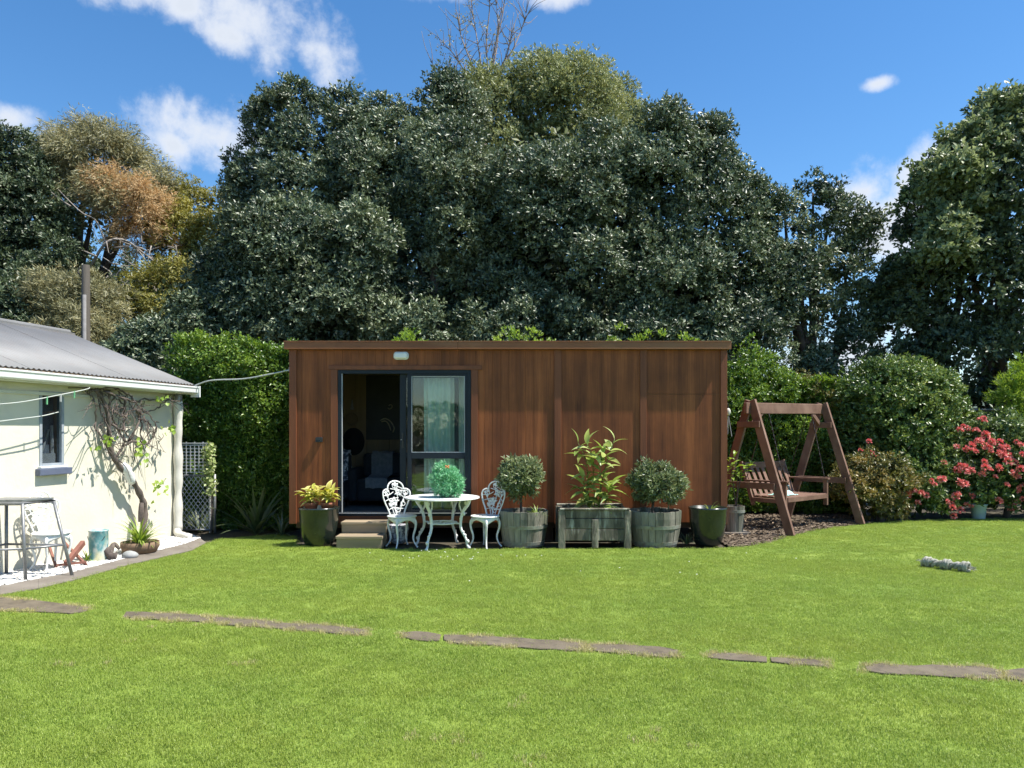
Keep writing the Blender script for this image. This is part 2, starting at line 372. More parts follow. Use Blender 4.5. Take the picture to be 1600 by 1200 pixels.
M['hillgreen'] = pm('distant bush hill', (.05, .08, .06), (.08, .11, .08), .05, rough=1)

# foliage
LF = {}
LF['big'] = leafmat('glossy dark evergreen leaf', (.032, .054, .028), (.098, .140, .068), (.265, .31, .175), .45, .14, .6, patch=.25, patch_col=(.17, .185, .075))
LF['dome'] = leafmat('small yellow green leaf', (.14, .165, .06), (.24, .275, .105), (.37, .39, .175), .5, .22)
LF['olive'] = leafmat('olive tan willow leaf', (.16, .16, .075), (.27, .26, .125), (.42, .385, .20), .5, .25)
LF['rustleaf'] = leafmat('dry orange leaf', (.34, .22, .09), (.50, .34, .15), (.60, .45, .24), .6, .25)
LF['gold'] = leafmat('golden conifer foliage', (.13, .13, .02), (.23, .22, .04), (.36, .33, .07), .5, .2)
LF['right'] = leafmat('broad green leaf', (.036, .056, .028), (.075, .11, .05), (.17, .215, .115), .44, .2)
LF['maple'] = leafmat('fresh pale green leaf', (.11, .15, .06), (.18, .23, .10), (.30, .35, .18), .45, .3)
LF['hedge'] = leafmat('hedge leaf', (0.061, 0.115, 0.019), (0.128, 0.223, 0.032), (0.270, 0.378, 0.068), .36, .28, .5)
LF['bush'] = leafmat('dense shrub leaf', (0.056, 0.104, 0.026), (0.120, 0.192, 0.045), (0.288, 0.344, 0.096), .36, .22, .55)
LF['photinia'] = leafmat('bronze green leaf', (0.072, 0.084, 0.024), (0.156, 0.156, 0.042), (0.336, 0.240, 0.072), .4, .25)
LF['azalea'] = leafmat('flowering shrub leaf', (0.053, 0.090, 0.027), (0.105, 0.165, 0.045), (0.195, 0.255, 0.075), .42, .22)
LF['pink'] = leafmat('coral pink petal', (.70, .15, .12), (.82, .27, .23), (.89, .46, .44), .55, .25, .3, tcol=.6)
LF['lime'] = leafmat('lime leaf', (0.143, 0.242, 0.033), (0.242, 0.363, 0.055), (0.374, 0.484, 0.099), .42, .35)
LF['topiary'] = leafmat('bay leaf', (.075, .105, .045), (.155, .20, .085), (.36, .40, .21), .36, .22, .55)
LF['ginger'] = leafmat('broad bright leaf', (.13, .20, .04), (.26, .36, .09), (.50, .56, .24), .36, .35, .5)
LF['croton'] = leafmat('yellow variegated leaf', (.24, .30, .04), (.52, .52, .09), (.75, .70, .28), .42, .3)
LF['mintplant'] = leafmat('mint green artificial foliage', (.09, .30, .14), (.20, .50, .27), (.48, .74, .50), .5, .3)
LF['strap'] = leafmat('strap leaf', (.10, .18, .03), (.20, .30, .05), (.38, .46, .12), .42, .3)
LF['flax'] = leafmat('dusty flax leaf', (.05, .08, .03), (.10, .13, .06), (.2, .22, .12), .5, .15)
LF['ivy'] = leafmat('variegated ivy leaf', (.12, .20, .04), (.32, .40, .12), (.55, .58, .30), .42, .25)
LF['vineleaf'] = leafmat('young vine leaf', (.22, .36, .06), (.32, .46, .09), (.42, .54, .14), .45, .4)
LF['mulch'] = leafmat('dry leaf litter', (.06, .042, .026), (.12, .088, .058), (.25, .19, .13), .9, 0)  # litter browns darkened to stand in for shade under the swing

# ------------------------------------------------------------------ foliage builders
def unit(n, g=None):
    v = (g or rng).normal(size=(n, 3)); return v / np.linalg.norm(v, axis=1, keepdims=True)
def norm_rows(v): return v / np.maximum(np.linalg.norm(v, axis=1, keepdims=True), 1e-9)
def leaf_mesh(name, P, T, Nn, L, W, tint, mat, fold=.22, droop=0.0):
    """each leaf: two triangles folded along the midrib"""
    n = len(P); T = norm_rows(T); S = norm_rows(np.cross(Nn, T)); U = np.cross(T, S)
    L = np.broadcast_to(L, (n,))[:, None]; W = np.broadcast_to(W, (n,))[:, None]
    mid = P + T * L * .48
    V = np.empty((n, 4, 3)); V[:, 0] = P; V[:, 1] = mid + S * W * .5 + U * W * fold
    V[:, 2] = P + T * L - U * L * droop; V[:, 3] = mid - S * W * .5 + U * W * fold
    me = bpy.data.meshes.new(name)
    me.vertices.add(n * 4); me.vertices.foreach_set('co', V.reshape(-1))
    idx = (np.arange(n)[:, None] * 4 + np.array([0, 1, 2, 0, 2, 3])).reshape(-1).astype(np.int32)
    me.loops.add(n * 6); me.loops.foreach_set('vertex_index', idx)
    me.polygons.add(n * 2); me.polygons.foreach_set('loop_start', np.arange(0, n * 6, 3, dtype=np.int32))
    me.update(calc_edges=True)
    a = me.attributes.new('tint', 'FLOAT', 'FACE'); a.data.foreach_set('value', np.repeat(np.clip(tint, 0, 1), 2).astype(np.float32))
    me.materials.append(mat); return me
def rosettes(C, D, m, spread, jitter, clumpt):
    """m leaves radiating round each sprig axis D at C"""
    n = len(C); D = norm_rows(D)
    ref = np.where(np.abs(D[:, 2:3]) < .9, np.array([[0, 0, 1.]]), np.array([[1., 0, 0]]))
    A = norm_rows(np.cross(D, ref)); B = np.cross(D, A)
    ang = rng.uniform(0, 6.28, (n, 1)) + np.arange(m)[None] * 2.4
    sp = spread * rng.uniform(.55, 1.25, (n, m))
    ra = (np.cos(ang)[..., None] * A[:, None] + np.sin(ang)[..., None] * B[:, None])
    T = np.cos(sp)[..., None] * D[:, None] + np.sin(sp)[..., None] * ra
    Nn = np.cos(sp)[..., None] * ra * -1 + np.sin(sp)[..., None] * D[:, None]
    P = np.repeat(C[:, None], m, 1) + rng.normal(size=(n, m, 3)) * jitter
    t = np.repeat(clumpt[:, None], m, 1) + rng.normal(size=(n, m)) * .16
    return P.reshape(-1, 3), T.reshape(-1, 3) + rng.normal(size=(n * m, 3)) * .12, Nn.reshape(-1, 3), t.reshape(-1)
def crown_points(lobes, n_clump, clump_r, per, flat=.75, back=.35, bottom=-.55, rough=.12, outward=1.0, sub=0):
    """clump centres over the union of ellipsoid lobes, then sprig points in each clump"""
    lobes = np.asarray(lobes, float)
    if sub:      # knobbly crown: smaller bosses budding from each lobe
        ex = []
        for l in lobes:
            for q in unit(sub):
                if q[2] < -.6 or q[1] > .55: continue
                f = rng.uniform(.20, .46); ex.append(np.r_[l[:3] + q * l[3:6] * (1.0 - f * .68), l[3:6] * f * np.array([1, 1, rng.uniform(.95, 1.35)])])
        nb = len(lobes); lobes = np.vstack([lobes * np.array([1, 1, 1, .76, .76, .76]), ex])
    c = lobes[:, :3]; r = lobes[:, 3:6]
    area = (r[:, 0] * r[:, 2]) ** 1.0
    if sub: area[:nb] *= .22
    pick = rng.choice(len(lobes), n_clump * 3, p=area / area.sum())
    d = unit(n_clump * 3)
    keep = (d[:, 2] > bottom) & ((d[:, 1] < .25) | (rng.random(len(d)) < back))
    pick = pick[keep]; d = d[keep]
    u = rng.normal(.96, rough * .55, len(d))
    p = c[pick] + d * r[pick] * u[:, None]
    ok = np.ones(len(p), bool)
    for k in range(len(lobes)):
        q = np.linalg.norm((p - c[k]) / r[k], axis=1); ok &= (q > .78) | (pick == k)
    p = p[ok][:n_clump]; pick = pick[ok][:n_clump]; d = norm_rows(d[ok][:n_clump] / r[pick])
    n = len(p)
    off = unit(n * per) * (rng.random((n * per, 1)) ** .45) * (clump_r * rng.uniform(.6, 1.35, (n, 1, 1)) * np.ones((n, per, 1))).reshape(-1, 1)
    off[:, 2] *= flat
    C = np.repeat(p, per, 0) + off
    outn = np.repeat(d, per, 0)
    D = outn * outward + norm_rows(off) * .75 + np.array([0, 0, .45]) + rng.normal(size=C.shape) * .3
    lt = rng.normal(0, .13, len(lobes))      # some boughs carry paler young leaf
    ct = np.repeat(rng.normal(.45, .14, n) + lt[pick], per)
    return C, D, ct
def inner_points(lobes, n, lo=.3, hi=.74):
    lobes = np.asarray(lobes, float); r = lobes[:, 3:6]; w = r.prod(1) ** .66
    k = rng.choice(len(lobes), n, p=w / w.sum()); d = unit(n)
    return lobes[k, :3] + d * r[k] * rng.uniform(lo, hi, (n, 1)), d
def foliage(name, parent, lobes, mat, n_clump=200, clump_r=.4, per=22, m=6, L=.1, W=.042, spread=.95, inner=0, innerL=.3, back=.35, bottom=-.55, rough=.12, flat=.75, droop=0, outward=1.0, sub=0):
    C, D, ct = crown_points(lobes, n_clump, clump_r, per, flat, back, bottom, rough, outward, sub)
    P, T, Nn, t = rosettes(C, D, m, spread, L * .25, ct)
    n = len(P); Ls = L * rng.uniform(.65, 1.25, n); Ws = W * rng.uniform(.75, 1.25, n)
    if droop: T = norm_rows(T) - np.array([0, 0, droop])
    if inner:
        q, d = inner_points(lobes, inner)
        P = np.vstack([P, q]); T = np.vstack([T, unit(inner)]); Nn = np.vstack([Nn, d + unit(inner) * .6]); t = np.r_[t, np.full(inner, .12)]  # big inner leaves added to block light, tinted darkest as painted crown shade
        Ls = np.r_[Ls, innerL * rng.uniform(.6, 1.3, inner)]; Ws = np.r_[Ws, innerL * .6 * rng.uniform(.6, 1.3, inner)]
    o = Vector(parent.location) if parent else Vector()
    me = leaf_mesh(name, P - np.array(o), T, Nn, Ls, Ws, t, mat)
    return link(name, me, parent)
def limbs(mb, base, tips, r0, r1=.02, n=9, wob=.12, fork=.35):
    base = np.asarray(base, float)
    for t in tips:
        t = np.asarray(t, float); m = base + (t - base) * .5
        m[:2] = base[:2] + (t[:2] - base[:2]) * fork
        L = np.linalg.norm(t - base)
        pts = curve([base, m + rng.normal(size=3) * wob * L * .3, t], n)
        pts[1:-1] += rng.normal(size=(n - 2, 3)) * wob * .12
        mb.tube(pts, np.linspace(r0, r1, n), 7)
    return mb
def lobe(px, py, Y, rx, ry, depth=None, yo=0):
    p = at(px, py, Y); a = rx / F * Y; b = ry / F * Y
    return (p[0], p[1] + yo, p[2], a, depth or a * .9, b)
def tree(name, label, base, lobes, mat, group=None, trunk_r=.22, nlimb=6, bark='bark', cat='tree', crown='crown', under=0, **kw):
    if under and len(lobes) > 2:      # crowns overhang: the lower lobes sit further back
        zz = np.array([l[2] for l in lobes]); rel = (zz - zz.min()) / max(np.ptp(zz), .1)
        lobes = [(l[0], l[1] + max(0, .6 - k) * under, *l[2:]) for l, k in zip(lobes, rel)]
    t = empty(name, tuple(base), 0, label, cat, group)
    foliage(crown, t, lobes, LF[mat], **kw)
    mb = MB(); z = max(1.0, min(l[2] - l[5] for l in lobes))
    b = np.asarray(base, float); top = b + np.array([0, 0, max(z * .6, .4)])
    big = sorted(lobes, key=lambda l: -l[3] * l[5])[:nlimb]
    mb.tube(curve([b - np.array([0, 0, .1]), b + (top - b) * .5 + rng.normal(size=3) * np.array([.06, .06, 0]), top], 7), np.linspace(trunk_r * 1.35, trunk_r * .9, 7), 10)
    limbs(mb, top - np.array([0, 0, .1]), [np.array(l[:3]) + np.array([0, 0, l[5] * .55]) for l in big], trunk_r * .62, .02)
    mb.build('trunk', M[bark], t, smooth=True, world=True)
    return t

# ------------------------------------------------------------------ ground, lawn, path
def grass_ground():
    m, nt, N, L, b = newmat('lawn soil and thatch')
    g = N.new('ShaderNodeNewGeometry')
    n = N.new('ShaderNodeTexNoise'); n.inputs['Scale'].default_value = 1.1; n.inputs['Detail'].default_value = 6
    L.new(g.outputs['Position'], n.inputs['Vector'])
    r = N.new('ShaderNodeValToRGB'); r.color_ramp.elements[0].position = .35; r.color_ramp.elements[1].position = .7
    r.color_ramp.elements[0].color = (.12, .19, .02, 1); r.color_ramp.elements[1].color = (.20, .26, .035, 1)
    L.new(n.outputs['Fac'], r.inputs['Fac']); L.new(r.outputs[0], b.inputs['Base Color']); b.inputs['Roughness'].default_value = .95
    return m
M['thatch'] = grass_ground()
M['earth'] = pm('shaded garden earth', (.045, .036, .024), (.07, .06, .035), 1.5, rough=.95, bump=.4, bscale=20)
s = 700.0
g0 = MB().add([(-s, -s, -.03), (s, -s, -.03), (s, 1400, -.03), (-s, 1400, -.03)], [(0, 1, 2, 3)]).build('ground', M['earth']); tag(g0, kind='structure')

def ribbon(pxs):
    return [tuple(gr(x, y)[:2]) for x, y in pxs]
lawn_edge = ribbon([(-60, 944), (0, 931), (60, 921), (115, 908), (200, 884), (300, 861), (318, 851), (345, 842), (430, 836)])
lawn_edge += [(-3.3, 11.6), (-3.0, 10.75), (-2.2, 10.42), (-.6, 10.36), (1, 10.45), (2.6, 10.42), (3.02, 10.55), (3.35, 10.75), (3.7, 11.05), (4.0, 11.45), (4.3, 11.75), (4.9, 12.35), (5.6, 12.9), (6.3, 13.35), (7.3, 13.75), (8.6, 13.95), (10.5, 13.8), (13, 13.7)]
lawn_poly = np.array(lawn_edge + [(13, -6), (-9, -6), (-9, 6.4), (-6.3, 6.6)])
lw = MB().add(np.c_[lawn_poly, np.zeros(len(lawn_poly))], [tuple(range(len(lawn_poly) - 1, -1, -1))]).build('lawn', M['thatch']); tag(lw, kind='structure')
def inside(poly, p):
    x, y = p[:, 0], p[:, 1]; r = np.zeros(len(p), bool); j = len(poly) - 1
    for i in range(len(poly)):
        xi, yi = poly[i]; xj, yj = poly[j]
        c = ((yi > y) != (yj > y)) & (x < (xj - xi) * (y - yi) / (yj - yi + 1e-12) + xi)
        r ^= c; j = i
    return r
edge_x = [-80, 0, 140, 200, 330, 575, 690, 916, 1062, 1105, 1296, 1350, 1600, 1700, 2200]
edge_y = [929, 936, 949, 957, 965, 985, 992, 1006, 1016, 1021, 1035, 1040, 1047, 1050, 1066]
edge_w = [22, 20, 11, 9, 9, 9, 12, 13, 13, 8, 8, 11, 18, 20, 20]
slab_px = []
for x0, x1 in ((-70, 138), (196, 328), (333, 574), (628, 689), (693, 914), (919, 1060), (1107, 1199), (1204, 1295), (1352, 1564), (1570, 1740), (1748, 1950)):
    xs = np.linspace(x0, x1, max(4, int((x1 - x0) / 22))); yt = np.interp(xs, edge_x, edge_y); yw = np.interp(xs, edge_x, edge_w)
    tp = np.minimum(1, np.minimum(xs - x0, x1 - xs) / 16 + .55); n_ = len(xs)
    up_e = [(x, y + w * (1 - t) * .5 + rng.normal(0, .9)) for x, y, w, t in zip(xs, yt, yw, tp)]
    lo_e = [(x + rng.normal(0, 2), y + w * (.5 + .5 * t) + rng.normal(0, .7)) for x, y, w, t in zip(xs, yt, yw, tp)]
    slab_px.append(up_e + lo_e[::-1])
path = empty('path', (0, 0, 0)); tag(path, kind='structure')
slabs = []
for q in slab_px:
    poly = np.array([gr(x, y)[:2] for x, y in q]); h_ = len(poly) // 2
    poly[h_:, 1] -= .025; poly[:h_, 1] += .012; slabs.append(poly)
    mb = MB().prism(poly, .001, .014); mb.build('slab', M['concrete'], path, bevel=.004)
# mowing strip and white pebble bed along the house
strip = MB(); A = ribbon([(-80, 952), (0, 931), (60, 921), (115, 908), (200, 884), (300, 861), (322, 849)]); Bq = ribbon([(-80, 935), (0, 918), (60, 906), (115, 895), (200, 873), (290, 851), (312, 842)])
so = empty('mowing_strip'); tag(so, kind='structure')
for i in range(len(A) - 1):
    mb = MB().prism([A[i], A[i + 1], Bq[i + 1], Bq[i]], .001, .016); mb.build('slab', M['strip'], so, bevel=.003)
bed_poly = np.array(Bq + [(-5.02, 11.9), (-5.1, 11.6), (-6.3, 5.3)])
tag(MB().add(np.c_[bed_poly, np.full(len(bed_poly), .004)], [tuple(range(len(bed_poly)))]).build('gravel_bed', M['gravelbase']), kind='structure')
def pebbles(name, poly, n, r, mat, lab, cat, flat=.55):
    lo = poly.min(0); hi = poly.max(0); p = rng.uniform(lo, hi, (n * 6, 2)); p = p[inside(poly, p)][:n]
    base = MB().ball((0, 0, 0), 1, 5); bv = base.v[0]; V = []; Fc = []; k = 0
    for x, y in p:
        sz = r * rng.uniform(.5, 1.3, 3); a = rng.uniform(0, 6.28); ca, sa = math.cos(a), math.sin(a)
        v = bv * sz * np.array([1, 1, flat]); v = v @ np.array([[ca, -sa, 0], [sa, ca, 0], [0, 0, 1]]).T + np.array([x, y, r * .45])
        V.append(v); Fc += [[i + k for i in f] for f in base.f]; k += len(v)
    b = MB(); b.v = V; b.f = Fc; b.n = k
    return tag(b.build(name, mat, smooth=True), lab, cat, kind='stuff')
pebbles('white_pebbles', bed_poly, 4200, .026, M['gravel'], 'white pebbles spread along the foot of the cream house wall', 'pebbles')

# grass blades: tufts instanced over the lawn
def tuft(name, nb, rad, h, w, mat):
    a = rng.uniform(0, 6.28, nb); rr = rad * np.sqrt(rng.random(nb)); P = np.c_[rr * np.cos(a), rr * np.sin(a), np.full(nb, -.002)]
    hd = rng.uniform(0, 6.28, nb); lean = rng.uniform(.05, .75, nb); H = h * rng.uniform(.55, 1.2, nb)
    dirv = np.c_[np.cos(hd), np.sin(hd), np.zeros(nb)]; side = np.c_[-np.sin(hd), np.cos(hd), np.zeros(nb)] * w / 2 * rng.uniform(.7, 1.3, (nb, 1))
    V = np.empty((nb, 5, 3)); V[:, 0] = P - side; V[:, 1] = P + side
    mid = P + dirv * (H * lean * .35)[:, None] + np.c_[np.zeros((nb, 2)), H * .6]
    V[:, 2] = mid - side * .8; V[:, 3] = mid + side * .8
    V[:, 4] = P + dirv * (H * lean)[:, None] + np.c_[np.zeros((nb, 2)), H * (1 - .25 * lean)]
    me = bpy.data.meshes.new(name); fs = []
    for i in range(nb):
        k = i * 5; fs += [(k, k + 1, k + 3, k + 2), (k + 2, k + 3, k + 4)]
    me.from_pydata(V.reshape(-1, 3).tolist(), [], fs)
    at_ = me.attributes.new('tint', 'FLOAT', 'FACE'); at_.data.foreach_set('value', np.repeat(rng.random(nb), 2).astype(np.float32))
    me.materials.append(mat); return bpy.data.objects.new(name, me)
def grassmat(name, dark, mid, light, yellow):
    m, nt, N, L, b = newmat(name)
    at_ = N.new('ShaderNodeAttribute'); at_.attribute_name = 'tint'
    r = N.new('ShaderNodeValToRGB'); e = r.color_ramp.elements; e[0].color = (*dark, 1); e[1].color = (*light, 1); k = e.new(.5); k.color = (*mid, 1)
    L.new(at_.outputs['Fac'], r.inputs['Fac'])
    g = N.new('ShaderNodeNewGeometry')
    def nz(scl, st=(1, 1, 1)):
        mp = N.new('ShaderNodeMapping'); mp.inputs['Scale'].default_value = st; L.new(g.outputs['Position'], mp.inputs['Vector'])
        n = N.new('ShaderNodeTexNoise'); n.inputs['Scale'].default_value = scl; n.inputs['Detail'].default_value = 4; L.new(mp.outputs[0], n.inputs['Vector']); return n.outputs['Fac']
    n1 = nz(.75, (.6, 1.3, 1)); n2 = nz(5.5)
    mr = N.new('ShaderNodeMapRange'); mr.inputs['From Min'].default_value = .4; mr.inputs['From Max'].default_value = .66; mr.inputs['To Max'].default_value = .36; L.new(n1, mr.inputs['Value'])
    x = N.new('ShaderNodeMix'); x.data_type = 'RGBA'; L.new(mr.outputs[0], x.inputs['Factor']); L.new(r.outputs[0], x.inputs[6]); x.inputs[7].default_value = (*yellow, 1)
    hs = N.new('ShaderNodeHueSaturation'); mv = N.new('ShaderNodeMapRange'); mv.inputs['From Min'].default_value = .3; mv.inputs['From Max'].default_value = .7; mv.inputs['To Min'].default_value = .92; mv.inputs['To Max'].default_value = 1.08
    L.new(n2, mv.inputs['Value']); L.new(mv.outputs[0], hs.inputs['Value']); L.new(x.outputs[2], hs.inputs['Color'])
    L.new(hs.outputs[0], b.inputs['Base Color']); b.inputs['Roughness'].default_value = .45; b.inputs['Specular IOR Level'].default_value = .4
    t = N.new('ShaderNodeBsdfTranslucent'); L.new(hs.outputs[0], t.inputs['Color'])
    mix = N.new('ShaderNodeMixShader'); mix.inputs[0].default_value = .45; L.new(b.outputs[0], mix.inputs[1]); L.new(t.outputs[0], mix.inputs[2])
    L.new(mix.outputs[0], N['Material Output'].inputs['Surface']); return m
M['blade'] = grassmat('lawn grass blade', (.228, .322, .05), (.306, .410, .07), (.42, .510, .123), (.40, .445, .08))
M['drygrass'] = grassmat('dry straw blade', (.46, .41, .17), (.58, .52, .24), (.70, .63, .36), (.46, .46, .14))
def scatter(name, pts, rot, scl, tufts, label, cat):
    me = bpy.data.meshes.new(name); me.from_pydata(pts.tolist(), [], [])
    a = me.attributes.new('rotv', 'FLOAT_VECTOR', 'POINT'); a.data.foreach_set('vector', rot.astype(np.float32).reshape(-1))
    a = me.attributes.new('sclv', 'FLOAT_VECTOR', 'POINT'); a.data.foreach_set('vector', scl.astype(np.float32).reshape(-1))
    o = link(name, me); tag(o, label, cat, kind='stuff')
    ng = bpy.data.node_groups.new(name, 'GeometryNodeTree')
    ng.interface.new_socket('Geometry', in_out='INPUT', socket_type='NodeSocketGeometry')
    ng.interface.new_socket('Geometry', in_out='OUTPUT', socket_type='NodeSocketGeometry')
    N = ng.nodes; L = ng.links; gi = N.new('NodeGroupInput'); go = N.new('NodeGroupOutput')
    iop = N.new('GeometryNodeInstanceOnPoints'); gti = N.new('GeometryNodeGeometryToInstance')
    for t in tufts:
        oi = N.new('GeometryNodeObjectInfo'); oi.inputs['Object'].default_value = t; L.new(oi.outputs['Geometry'], gti.inputs[0])
    L.new(gi.outputs[0], iop.inputs['Points']); L.new(gti.outputs[0], iop.inputs['Instance'])
    iop.inputs['Pick Instance'].default_value = True
    ri = N.new('FunctionNodeRandomValue'); ri.data_type = 'INT'; ri.inputs['Min'].default_value = 0; ri.inputs['Max'].default_value = len(tufts) - 1
    L.new([s_ for s_ in ri.outputs if s_.type == 'INT'][0], iop.inputs['Instance Index'])
    for nm, key in (('rotv', 'Rotation'), ('sclv', 'Scale')):
        na = N.new('GeometryNodeInputNamedAttribute'); na.data_type = 'FLOAT_VECTOR'; na.inputs['Name'].default_value = nm
        L.new([s_ for s_ in na.outputs if s_.enabled and s_.name == 'Attribute'][0], iop.inputs[key])
    L.new(iop.outputs[0], go.inputs[0])
    md = o.modifiers.new('grass', 'NODES'); md.node_group = ng
    return o
def seg_dist(p, poly):
    d = np.full(len(p), 1e9)
    for i in range(len(poly)):
        a = poly[i]; b = poly[(i + 1) % len(poly)]; ab = b - a
        t = np.clip(((p - a) @ ab) / (ab @ ab + 1e-12), 0, 1); d = np.minimum(d, np.linalg.norm(p - (a + t[:, None] * ab), axis=1))
    return d
def lawn_points(dens, y0, y1):
    X0, X1 = -y1 * .74 - 2.4, y1 * .74 + 2.4
    n = int(dens * (X1 - X0) * (y1 - y0)); p = np.c_[rng.uniform(X0, X1, n), rng.uniform(y0, y1, n)]
    p = p[(np.abs(p[:, 0]) < p[:, 1] * .74 + 2.4)]
    ok = inside(lawn_poly, p); p = p[ok]
    for s_ in slabs:
        near = inside(s_, p); d = seg_dist(p, s_)
        ns = np.array([mnoise.noise((x * 5.5, y * 5.5, 0)) for x, y in p]) if near.any() else np.zeros(len(p))
        p = p[~(near & (d > .025 + .12 * ns))]
    return p
tufts = [tuft('grass_tuft', 46, .08, .026, .003, M['blade']) for _ in range(4)]
P = np.vstack([lawn_points(620, 2.4, 6.5), lawn_points(430, 6.5, 9.5), lawn_points(280, 9.5, 14.2)])
n = len(P)
hs_ = np.array([.85 + .25 * (mnoise.noise((x * .9, y * .9, 3)) + .2) for x, y in P])
for s_ in slabs: hs_ *= np.clip(.45 + seg_dist(P, s_) * 3.2, .45, 1)
scl = np.c_[rng.uniform(.85, 1.2, n), rng.uniform(.85, 1.2, n), hs_ * rng.uniform(.8, 1.2, n)]
rot = np.c_[rng.normal(0, .08, (n, 2)), rng.uniform(0, 6.28, n)]
scatter('lawn_grass', np.c_[P, np.zeros(n)], rot, scl, tufts, 'short mown bright green lawn grass', 'grass')
# straw along the slab edges and the shed foot
e = []
for s_ in slabs:
    k = len(s_)
    for i in range(k):
        a, b = s_[i], s_[(i + 1) % k]
        for u in rng.random(int(np.linalg.norm(b - a) * 44)): 
            q = a + (b - a) * u
            if mnoise.noise((q[0] * 2.3, q[1] * 2.3, 5)) > -.12: e.append(q + rng.normal(size=2) * .018)
for _ in range(8):      # a few dry patches out on the lawn
    q = gr(rng.uniform(60, 1560), rng.uniform(960, 1190))[:2]
    if inside(lawn_poly, q[None])[0]: e += list(q + rng.normal(size=(int(rng.integers(2, 7)), 2)) * np.array([.12, .05]))
e = np.array(e); n = len(e)
scatter('dry_grass', np.c_[e, np.zeros(n)], np.c_[np.zeros((n, 2)), rng.uniform(0, 6.28, n)], np.c_[np.full((n, 2), .7), rng.uniform(.6, 1.1, n)],
        [tuft('straw_tuft', 34, .06, .04, .005, M['drygrass']) for _ in range(2)], 'dry straw coloured grass fringing the path slabs', 'grass')
# daisies in front of the table
dz = []
for _ in range(34):
    q = gr(rng.normal(700, 60), rng.uniform(862, 880)) if rng.random() < .7 else gr(rng.uniform(500, 1500), rng.uniform(865, 930)); dz.append(q[:2])
mb = MB()
for x, y in dz: mb.lathe([(.001, .036), (.008, .037), (.007, .039), (.001, .042)], 6, (x, y, 0))
tag(mb.build('lawn_daisies', M['white']), 'tiny white daisies dotted in the lawn by the table', 'daisies', kind='stuff')
# leaf litter under the swing and by the cabin corner
bedp = np.array([(3.0, 10.5), (3.4, 10.75), (3.75, 11.05), (4.3, 11.75), (4.9, 12.35), (5.6, 12.9), (6.3, 13.35), (6.3, 14.6), (3.1, 14.6)])
tag(MB().add(np.c_[bedp, np.full(len(bedp), .004)], [tuple(range(len(bedp)))]).build('garden_bed', pm('dry bark mulch', (.085, .062, .04), (.13, .10, .07), 7, rough=.95, bump=.6, bscale=40)), kind='structure')  # mulch colour also darkened in place of the swing and hedge shadow
p = rng.uniform(bedp.min(0), bedp.max(0), (9000, 2)); p = p[inside(bedp, p)]; n = len(p)
lm = leaf_mesh('leaf_litter', np.c_[p, np.full(n, .012)], np.c_[unit(n)[:, :2], rng.normal(0, .15, n)], np.tile([0, 0, 1.], (n, 1)) + rng.normal(size=(n, 3)) * .3, .06, .03, rng.random(n), LF['mulch'])
tag(link('leaf_litter', lm), 'dry brown leaf litter under the timber swing', 'leaf litter', kind='stuff')
# far hill
hv = []; hx = np.linspace(-500, 500, 41)
for x in hx: hv.append((x, 420, -1)); hv.append((x, 430 + 30 * math.sin(x * .01), 24 + 9 * math.sin(x * .013 + 1) + 4 * math.sin(x * .05))); hv.append((x, 640, 18))
hf = []
for i in range(40):
    for j in range(2): hf.append((i * 3 + j, i * 3 + 3 + j, i * 3 + 4 + j, i * 3 + 1 + j))
tag(MB().add(hv, hf).build('hill', M['hillgreen'], smooth=True), kind='structure')

# ------------------------------------------------------------------ timber cabin
YS = 11.2; KS = F / YS
def cx(px): return (px - 800) / KS
def cz(py): return CAM_H - (py - HOR) / KS
cab = empty('timber_cabin', ((cx(452) + cx(1135)) / 2, YS, 0), 0, 'long flat roofed red brown plywood cabin with dark sliding door', 'cabin')
XL, XR, ZB, ZT = cx(455), cx(1133), cz(816), cz(546)
YB = YS + 2.4
DX0, DX1, DZ0, DZ1 = cx(528), cx(736), cz(806), cz(578)
def W(mb, name, mat, parent=cab, **kw):
    """build world-coordinate geometry under the cabin root or one of its parts"""
    me = mb.mesh(name, M[mat] if isinstance(mat, str) else mat, kw.pop('smooth', False))
    root = parent
    while root.parent: root = root.parent
    me.transform(Matrix.Translation(-Vector(root.location)))
    o = link(name, me, parent)
    if kw.get('bevel'):
        b = o.modifiers.new('bevel', 'BEVEL'); b.width = kw['bevel']; b.segments = 2; b.limit_method = 'ANGLE'
    return o
def grooved(x0, x1, z0, z1, y, pitch=.15, g=.004, dep=.0028, flip=1, seed=0):
    """ply sheet with shallow vertical grooves"""
    xs = [x0]; ys = [0.]
    x = x0 + pitch * .6
    while x < x1 - .02:
        xs += [x - g, x - g * .4, x + g * .4, x + g]; ys += [0, dep, dep, 0]; x += pitch
    xs.append(x1); ys.append(0.); v = []; f = []
    for a, b in zip(xs, ys): v += [(a, y + b, z0), (a, y + b, z1)]
    n = len(xs)
    for i in range(n - 1): f.append((2 * i, 2 * i + 2, 2 * i + 3, 2 * i + 1))
    k = 2 * n; v += [(x0, y + .02, z0), (x1, y + .02, z0), (x1, y + .02, z1), (x0, y + .02, z1)]; f.append((k, k + 3, k + 2, k + 1))
    return MB().add(v, f)
